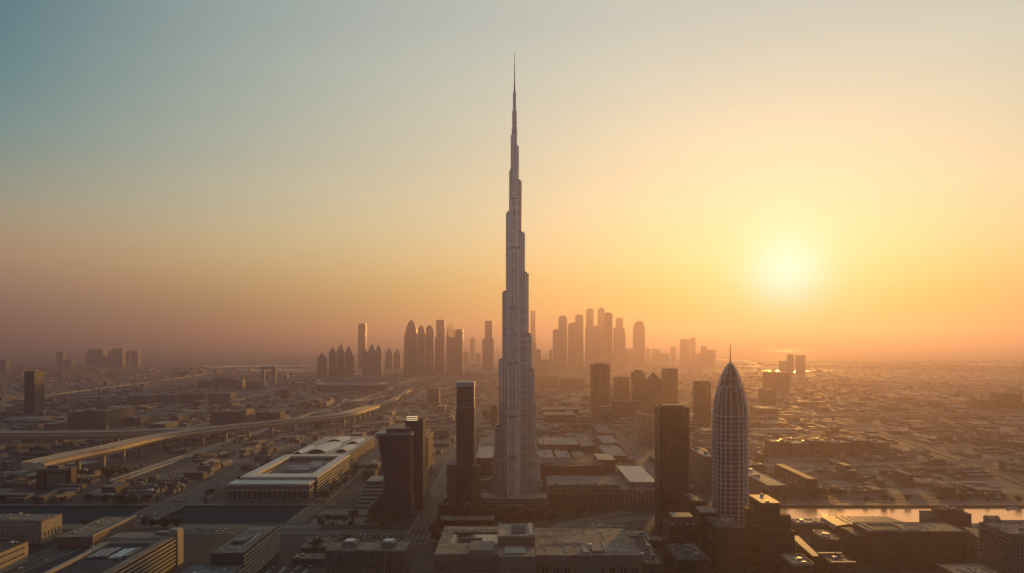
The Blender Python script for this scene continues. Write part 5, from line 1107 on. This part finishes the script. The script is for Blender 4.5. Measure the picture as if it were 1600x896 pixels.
# labels for the low city, one by one
SHORT = {'low_rise_building': 'low block', 'apartment_block': 'apartment block', 'warehouse': 'warehouse', 'villa': 'small house', 'shop_building': 'shop building'}
ORD = ['nearest', 'second nearest', 'third nearest', 'fourth nearest', 'fifth nearest', 'sixth nearest', 'seventh nearest', 'eighth nearest', 'ninth nearest', 'tenth nearest']
buckets = {}
for rec in low:
    t, kind, col, rf, feat, h, x, y = rec; px_, py_ = pix(x, y, 0)
    best = min(LAND, key=lambda L: (pix(L[1], L[2], 0)[0] - px_) ** 2 + 6 * (pix(L[1], L[2], 0)[1] - py_) ** 2)
    lx, ly = pix(best[1], best[2], 0); ddx, ddy = px_ - lx, (py_ - ly) * 2.4
    rel = ('right of' if ddx > 0 else 'left of') if abs(ddx) > abs(ddy) else ('in front of' if ddy > 0 else 'beyond')
    roofw = {'pale': 'pale-roofed', 'grey': 'grey-roofed', 'tan': 'tan-roofed', 'dark': 'dark-roofed', 'sheet': 'pale metal-roofed'}[rf]
    buckets.setdefault((col, roofw, SHORT[kind], rel, best[0]), []).append((math.hypot(x - best[1], y - best[2]), t))
for (col, roofw, k_, rel, lm_), l in buckets.items():
    l.sort(key=lambda q: q[0])
    for i, (_, t) in enumerate(l):
        base_ = f'{roofw} {col} {k_} {rel} {lm_}'
        if len(l) == 1: t['label'] = base_
        elif i < 10: t['label'] = base_ + ', ' + ORD[i] + ' such'
        else: t['label'] = base_ + ', farther off'
        t['group'] = f'{k_}s {rel} {lm_}' if len(l) <= 10 or i < 10 else f'farther {roofw} {col} {k_}s {rel} {lm_}'
# pavement blocks
mb = MB()
lm_ = [M_PARK, plain('sand_lot', (.20, .155, .11), .9, vary=.4, scale=.02), plain('parking_lot_asphalt', (.07, .066, .064), .8, vary=.4, scale=.03)]
for i, (a, b, c_, d_) in enumerate(lots):
    sheet(['planted_ground', 'open_ground', 'parking_ground'][i % 3], [(a, c_), (b, c_), (b, d_), (a, d_)], lm_[i % 3], .06)
    if i % 3 == 0 and c_ < 3000:
        for _ in range(6): trees(1, (a, b), (c_, d_), 'tree in the open lots of the low city', 'trees scattered in the open lots')
for a, b, c, d in pav: mb.box(a, b, c, d, 0, .15, bottom=False)
tag(mb.build('pavement', M_PAVE), kind='structure')
# the far city, past counting
rng = random.Random(5); mb = MB(); cnt = 0
def far_box(x, y, w_, d_, h, m0, m1): mb.box(x - w_ / 2, x + w_ / 2, y - d_ / 2, y + d_ / 2, 0, h, m0, m1, False)
lastY = max(r_[7] for r_ in low)
print('individual low buildings', len(low), 'to Y', lastY, CNT)
tries = 0
while cnt < 20000 and tries < 90000:
    tries += 1
    v = rng.uniform(540 + 9, Yg(0) if False else 650); Y = 360000 / (v - 536) if rng.random() < .5 else rng.uniform(2300, 12500)
    if Y < 2300 or Y > 12500 or (Y > 5600 and rng.random() < .35): continue
    px_ = rng.uniform(-20, 1620); x = X(px_, Y)
    # density follows a patchy town pattern
    q = math.sin(x * .0011 + 1.3) + math.sin(Y * .0013 + x * .0005) + .8 * math.sin(x * .0031 + Y * .0021)
    if q < -.3 and rng.random() < .85: continue
    if Y > 10500 and px_ < 1100: continue
    w_, d_ = rng.uniform(9, 34), rng.uniform(9, 40); h = rng.uniform(3, 8) if rng.random() < .95 else rng.uniform(10, 26)
    if rng.random() < .12: w_, d_ = (rng.uniform(60, 150), rng.uniform(14, 24)) if rng.random() < .5 else (rng.uniform(18, 34), rng.uniform(80, 160))
    if not free(x - w_ / 2, x + w_ / 2, Y - d_ / 2, Y + d_ / 2): continue
    cnt += 1; far_box(x, Y, w_, d_, h, rng.randrange(4), 4 + rng.randrange(4))
tag(mb.build('distant_town', [FAC['pale cream'][0], FAC['sandy'][0], FAC['brown'][0], FAC['grey'][0], ROOFS['pale'], ROOFS['tan'], ROOFS['grey'], ROOFS['dark']]), 'hazy low town spreading over the plain to the coast', kind='stuff')

trees(34, (-30, 78), (1290, 1330), 'dark leafy tree in the grove at the tallest tower foot', 'trees at the tallest tower foot')
trees(16, (60, 150), (1330, 1396), 'tree in front of the columned building', 'trees in front of the columned building')
trees(22, (425, 640), (1442, 1500), 'dark tree on the bank behind the gleaming canal', 'trees on the far bank of the gleaming canal')
trees(12, (640, 1050), (1432, 1446), 'tree in the row along the far bank toward the big plain', 'row of trees along the far right bank')
trees(16, (-600, -540), (1238, 1262), 'dark tree beside the canal near the narrow slab block', 'trees beside the dark canal road')
trees(10, (-700, -660), (1232, 1262), 'dark tree between cream block and canal', 'trees between cream block and canal')
trees(20, (-340, -180), (1240, 1300), 'tree in the plaza below the curved tower', 'trees in the plaza below the curved tower')
trees(24, (-376, -352), (1460, 1830), 'street tree beside the lit side of the court building', 'street trees beside the court building')
trees(30, (-1100, -660), (1426, 1444), 'tree on the far bank of the dark canal', 'trees on the far bank of the dark canal')
trees(14, (60, 190), (1050, 1110), 'tree in the shade behind the broad pale roof', 'trees behind the broad pale roof')
pp_ = palm_proto(9)
for i in range(14):
    x = X(1238 + i * 6 + random.uniform(-2, 2), 1262)
    if i == 0: pp_.location = (x, 1262, .4); tag(pp_, 'palm silhouetted against the gleaming canal', group='palms on the canal quay')
    else: copy_tree(pp_, (x, 1262 + random.uniform(-3, 2), .4), random.uniform(0, 6), (random.uniform(.7, 1.15),) * 3, 'palm silhouetted against the gleaming canal', 'palms on the canal quay')
sheet('planted_ground', [(-40, 1262), (60, 1250), (150, 1300), (205, 1352), (200, 1385), (80, 1395), (60, 1330), (-60, 1318)], M_PARK, .03)
sheet('planted_ground', [(-330, 1232), (-190, 1232), (-200, 1262), (-330, 1266)], M_PARK, .03)
def paint(nm, c): return plain(nm, c, .3, vary=.05)
CARP = {'white': paint('white_car_paint', (.75, .75, .74)), 'silver': paint('silver_car_paint', (.45, .46, .48)), 'dark': paint('dark_car_paint', (.04, .04, .05)), 'red': paint('red_car_paint', (.35, .04, .03))}
M_TYRE = plain('tyre', (.02, .02, .02), .8)
CARS = {}
def car(col):
    t = thing('car', 'car', 'car', (0, 0, -500))
    mb = MB(); mb.prism([(-.9, -2.2), (.9, -2.2), (.9, 2.2), (-.9, 2.2)], .35, .95, bottom=True); mb.prism([(-.85, -1.5), (.85, -1.5), (.85, 1.3), (-.85, 1.3)], .952, 1.45, poly1=[(-.7, -1.0), (.7, -1.0), (.7, .7), (-.7, .7)])
    mb.build('body', CARP[col], t)
    mb = MB(); f_ = .012
    mb.poly([(-.78, -1.40, 1.0), (.78, -1.40, 1.0), (.68, -1.06, 1.38), (-.68, -1.06, 1.38)]); mb.build('windscreen', M_GLASS, t).location = (0, -.03, .01)
    for x in (-.82, .82):
        for y in (-1.35, 1.35): MB().prism([(x + a_ * .3, y + b_) for a_, b_ in ngon(.34, 10)], 0, .66).build('wheel', M_TYRE, t)
    CARS[col] = [t, False]
for c in CARP: car(c)
def put_car(col, x, y, z, rz, lab, grp):
    t, u = CARS[col]
    if not u: CARS[col][1] = True; t.location = (x, y, z); t.rotation_euler = (0, 0, rz); tag(t, lab, group=grp)
    else: copy_tree(t, (x, y, z), rz, None, lab, grp)
def cars(n_, fx, yr, z, where, jit=0, rz=0):
    for _ in range(n_):
        col = random.choices(['white', 'silver', 'dark', 'red'], [5, 3, 2, .7])[0]; y = random.uniform(*yr); x = fx(y) + random.choice(jit or [0])
        put_car(col, x, y, z, rz, f'{col} car on {where}', f'{col} cars on {where}')
cars(34, lambda y: -630, (1275, 1408), .92, 'the road bridge over the dark canal', [-22, -18, -8, 4, 8, 18])
cars(60, lambda y: -626, (1440, 2300), .14, 'the wide road beside the court building', [-20, -14, -8, -3, 3, 8, 14, 20])
cars(40, lambda y: -146, (1240, 1900), .14, 'the avenue by the curved tower', [-12, -7, -3, 3, 7, 12])
cars(16, lambda y: -363, (1450, 2200), .14, 'the street beside the court building', [-9, -4, 4, 9])
cars(18, lambda y: -672 + (y - 900) * .1, (900, 1200), .14, 'the shaded road at the corner', [-14, -6, 6, 14])
for i in range(26):
    col = random.choice(['white', 'silver', 'dark', 'white']); put_car(col, -300 + (i % 13) * 9 + random.uniform(-.6, .6), 1150 + (i // 13) * 24 if False else 1182 + (i // 13) * 16, .1, R(random.choice([0, 180])), f'{col} car parked in the shaded square before the curved tower', f'{col} cars parked in the shaded square')
for i in range(24):
    col = random.choice(['white', 'silver', 'white', 'dark']); put_car(col, -560 + (i % 12) * 9 + random.uniform(-.6, .6), 1222 + (i // 12) * 14, .4, 0, f'{col} car parked on the quay of the dark canal', f'{col} cars parked on the dark canal quay')
_r2 = smooth_path([(X(a_, Yg(b_)), Yg(b_), 0) for a_, b_ in [(180, 752), (330, 700), (480, 650), (600, 612), (650, 590)]], 6)
for i in range(46):
    k_ = random.randrange(len(_r2) // 2); p0, p1 = _r2[k_], _r2[k_ + 1]; f_ = random.random(); rz = -math.atan2(p1[0] - p0[0], p1[1] - p0[1]); o_ = random.choice([-8, -3, 4, 9])
    col = random.choice(['white', 'silver', 'dark']); put_car(col, p0[0] + (p1[0] - p0[0]) * f_ + o_, p0[1] + (p1[1] - p0[1]) * f_, .64, rz, f'{col} car on the pale-kerbed road under the curving viaduct', f'{col} cars on the road under the curving viaduct')
for i in range(44):
    col = random.choice(['white', 'silver', 'dark', 'white']); put_car(col, -318 + (i % 4) * 16 + random.uniform(-.6, .6), 965 + (i // 4) * 6.5, .1, R(90), f'{col} car in the shaded lot beside the gridded block', f'{col} cars in the shaded lot beside the gridded block')
cars(14, lambda y: -70 + (y - 1165) * 1.0, (1165, 1260), .16, 'the curving street behind the pool roof', [-3, 3], R(-45))
for (x0, x1, y0, y1, m_, nm_) in ((-336, -214, 1268, 1322, M_PAVE, 'pavement'), (-120, -68, 1400, 1640, M_PAVE, 'pavement'), (-340, -170, 1340, 1384, M_PAVE, 'pavement'), (-300, -190, 1100, 1150, M_PARK, 'planted_ground'), (-545, -520, 1460, 1820, M_PARK, 'planted_ground'), (-598, -556, 1440, 2250, M_PARK, 'planted_ground')):
    sheet(nm_, [(x0, y0), (x1, y0), (x1, y1), (x0, y1)], m_, .03)
trees(26, (-596, -558), (1450, 2200), 'tree in the green strip between the wide road and the court building', 'trees between wide road and court building')
trees(18, (-122, -100), (1150, 1390), 'tree along the avenue kerb below the white-capped tower', 'trees along the avenue kerb')
trees(12, (-296, -194), (1102, 1148), 'tree in the shaded square before the curved tower', 'trees in the shaded square')
def boat(lab, x, y, rz, L=14, grp=None):
    t = thing('boat', lab, 'boat', (x, y, -2.6), rz, grp)
    hull = [(-L / 2, -1.6), (L * .2, -2), (L / 2, 0), (L * .2, 2), (-L / 2, 1.6)]
    MB().prism([(a * .9, b * .8) for a, b in hull], -.2, 1.5, poly1=hull).build('hull', M_WHITE, t); MB().box(-L * .3, L * .12, -1.2, 1.2, 1.5, 3.2).build('cabin', M_WHITE, t); MB().box(-L * .3 - .05, L * .12 + .05, -1.25, 1.25, 2.1, 2.8).build('cabin_window', M_GLASS, t)
boat('long white boat moored at the far bank of the dark canal', X(235, 1396), 1400, 0, 26)
boat('small white boat moored beside the long white one', X(248, 1396), 1394, 0, 14)
boat('white boat by the far bank near the grey balcony tower', X(1585, 1400), 1402, 0, 18)
boat('tiny white boat moored just behind the boat by the grey balcony tower', X(1576, 1396), 1396, R(10), 10)
# pylon masts far off
for (px_, yt, yb, lab) in ((371, 538, 562, 'faint mast standing in the sea haze'), (1372, 600, 618, 'lattice mast on the right plain'), (1505, 606, 614, 'small lattice mast toward the right edge')):
    Y = Yg(yb); t = thing('mast', lab, 'mast', (X(px_, Y), Y, 0)); h = H(yt, Y); a_ = 3 + h * .04
    for sx in (-1, 1):
        for sy in (-1, 1): MB().prism([(sx * a_ + x, sy * a_ + y) for x, y in ngon(2, 5)], 0, h, poly1=[(sx * 1.5 + x, sy * 1.5 + y) for x, y in ngon(1, 5)]).build('leg', M_GREYM, t)
    for k in range(1, 5): z = h * k / 5; b_ = a_ * (1 - k / 5) + 2; MB().box(-b_, b_, -b_, b_, z, z + 2).build('brace', M_GREYM, t)

# ---------------------------------------------------------------- haze
hz = MB().box(-64000, 64000, -6000, 64000, -8, 842).build('haze', None) if False else None
me = bpy.data.meshes.new('haze'); b_ = MB().box(-64000, 64000, -6000, 64000, -8, 842); me.from_pydata(b_.v, [], b_.f); me.update()
hz = bpy.data.objects.new('haze', me); COL.objects.link(hz); tag(hz, 'warm dusty evening haze over the whole city', kind='stuff')
hm = bpy.data.materials.new('haze'); hm.use_nodes = True; hm.node_tree.nodes.clear(); n = N(hm.node_tree)
pv = n.new('ShaderNodeVolumePrincipled'); pv.inputs['Color'].default_value = (.545, .45, .66, 1); pv.inputs['Density'].default_value = HAZE_DENSITY; pv.inputs['Anisotropy'].default_value = HAZE_G
ho = n.new('ShaderNodeOutputMaterial'); n.link(pv.outputs[0], ho.inputs['Volume']); me.materials.append(hm)
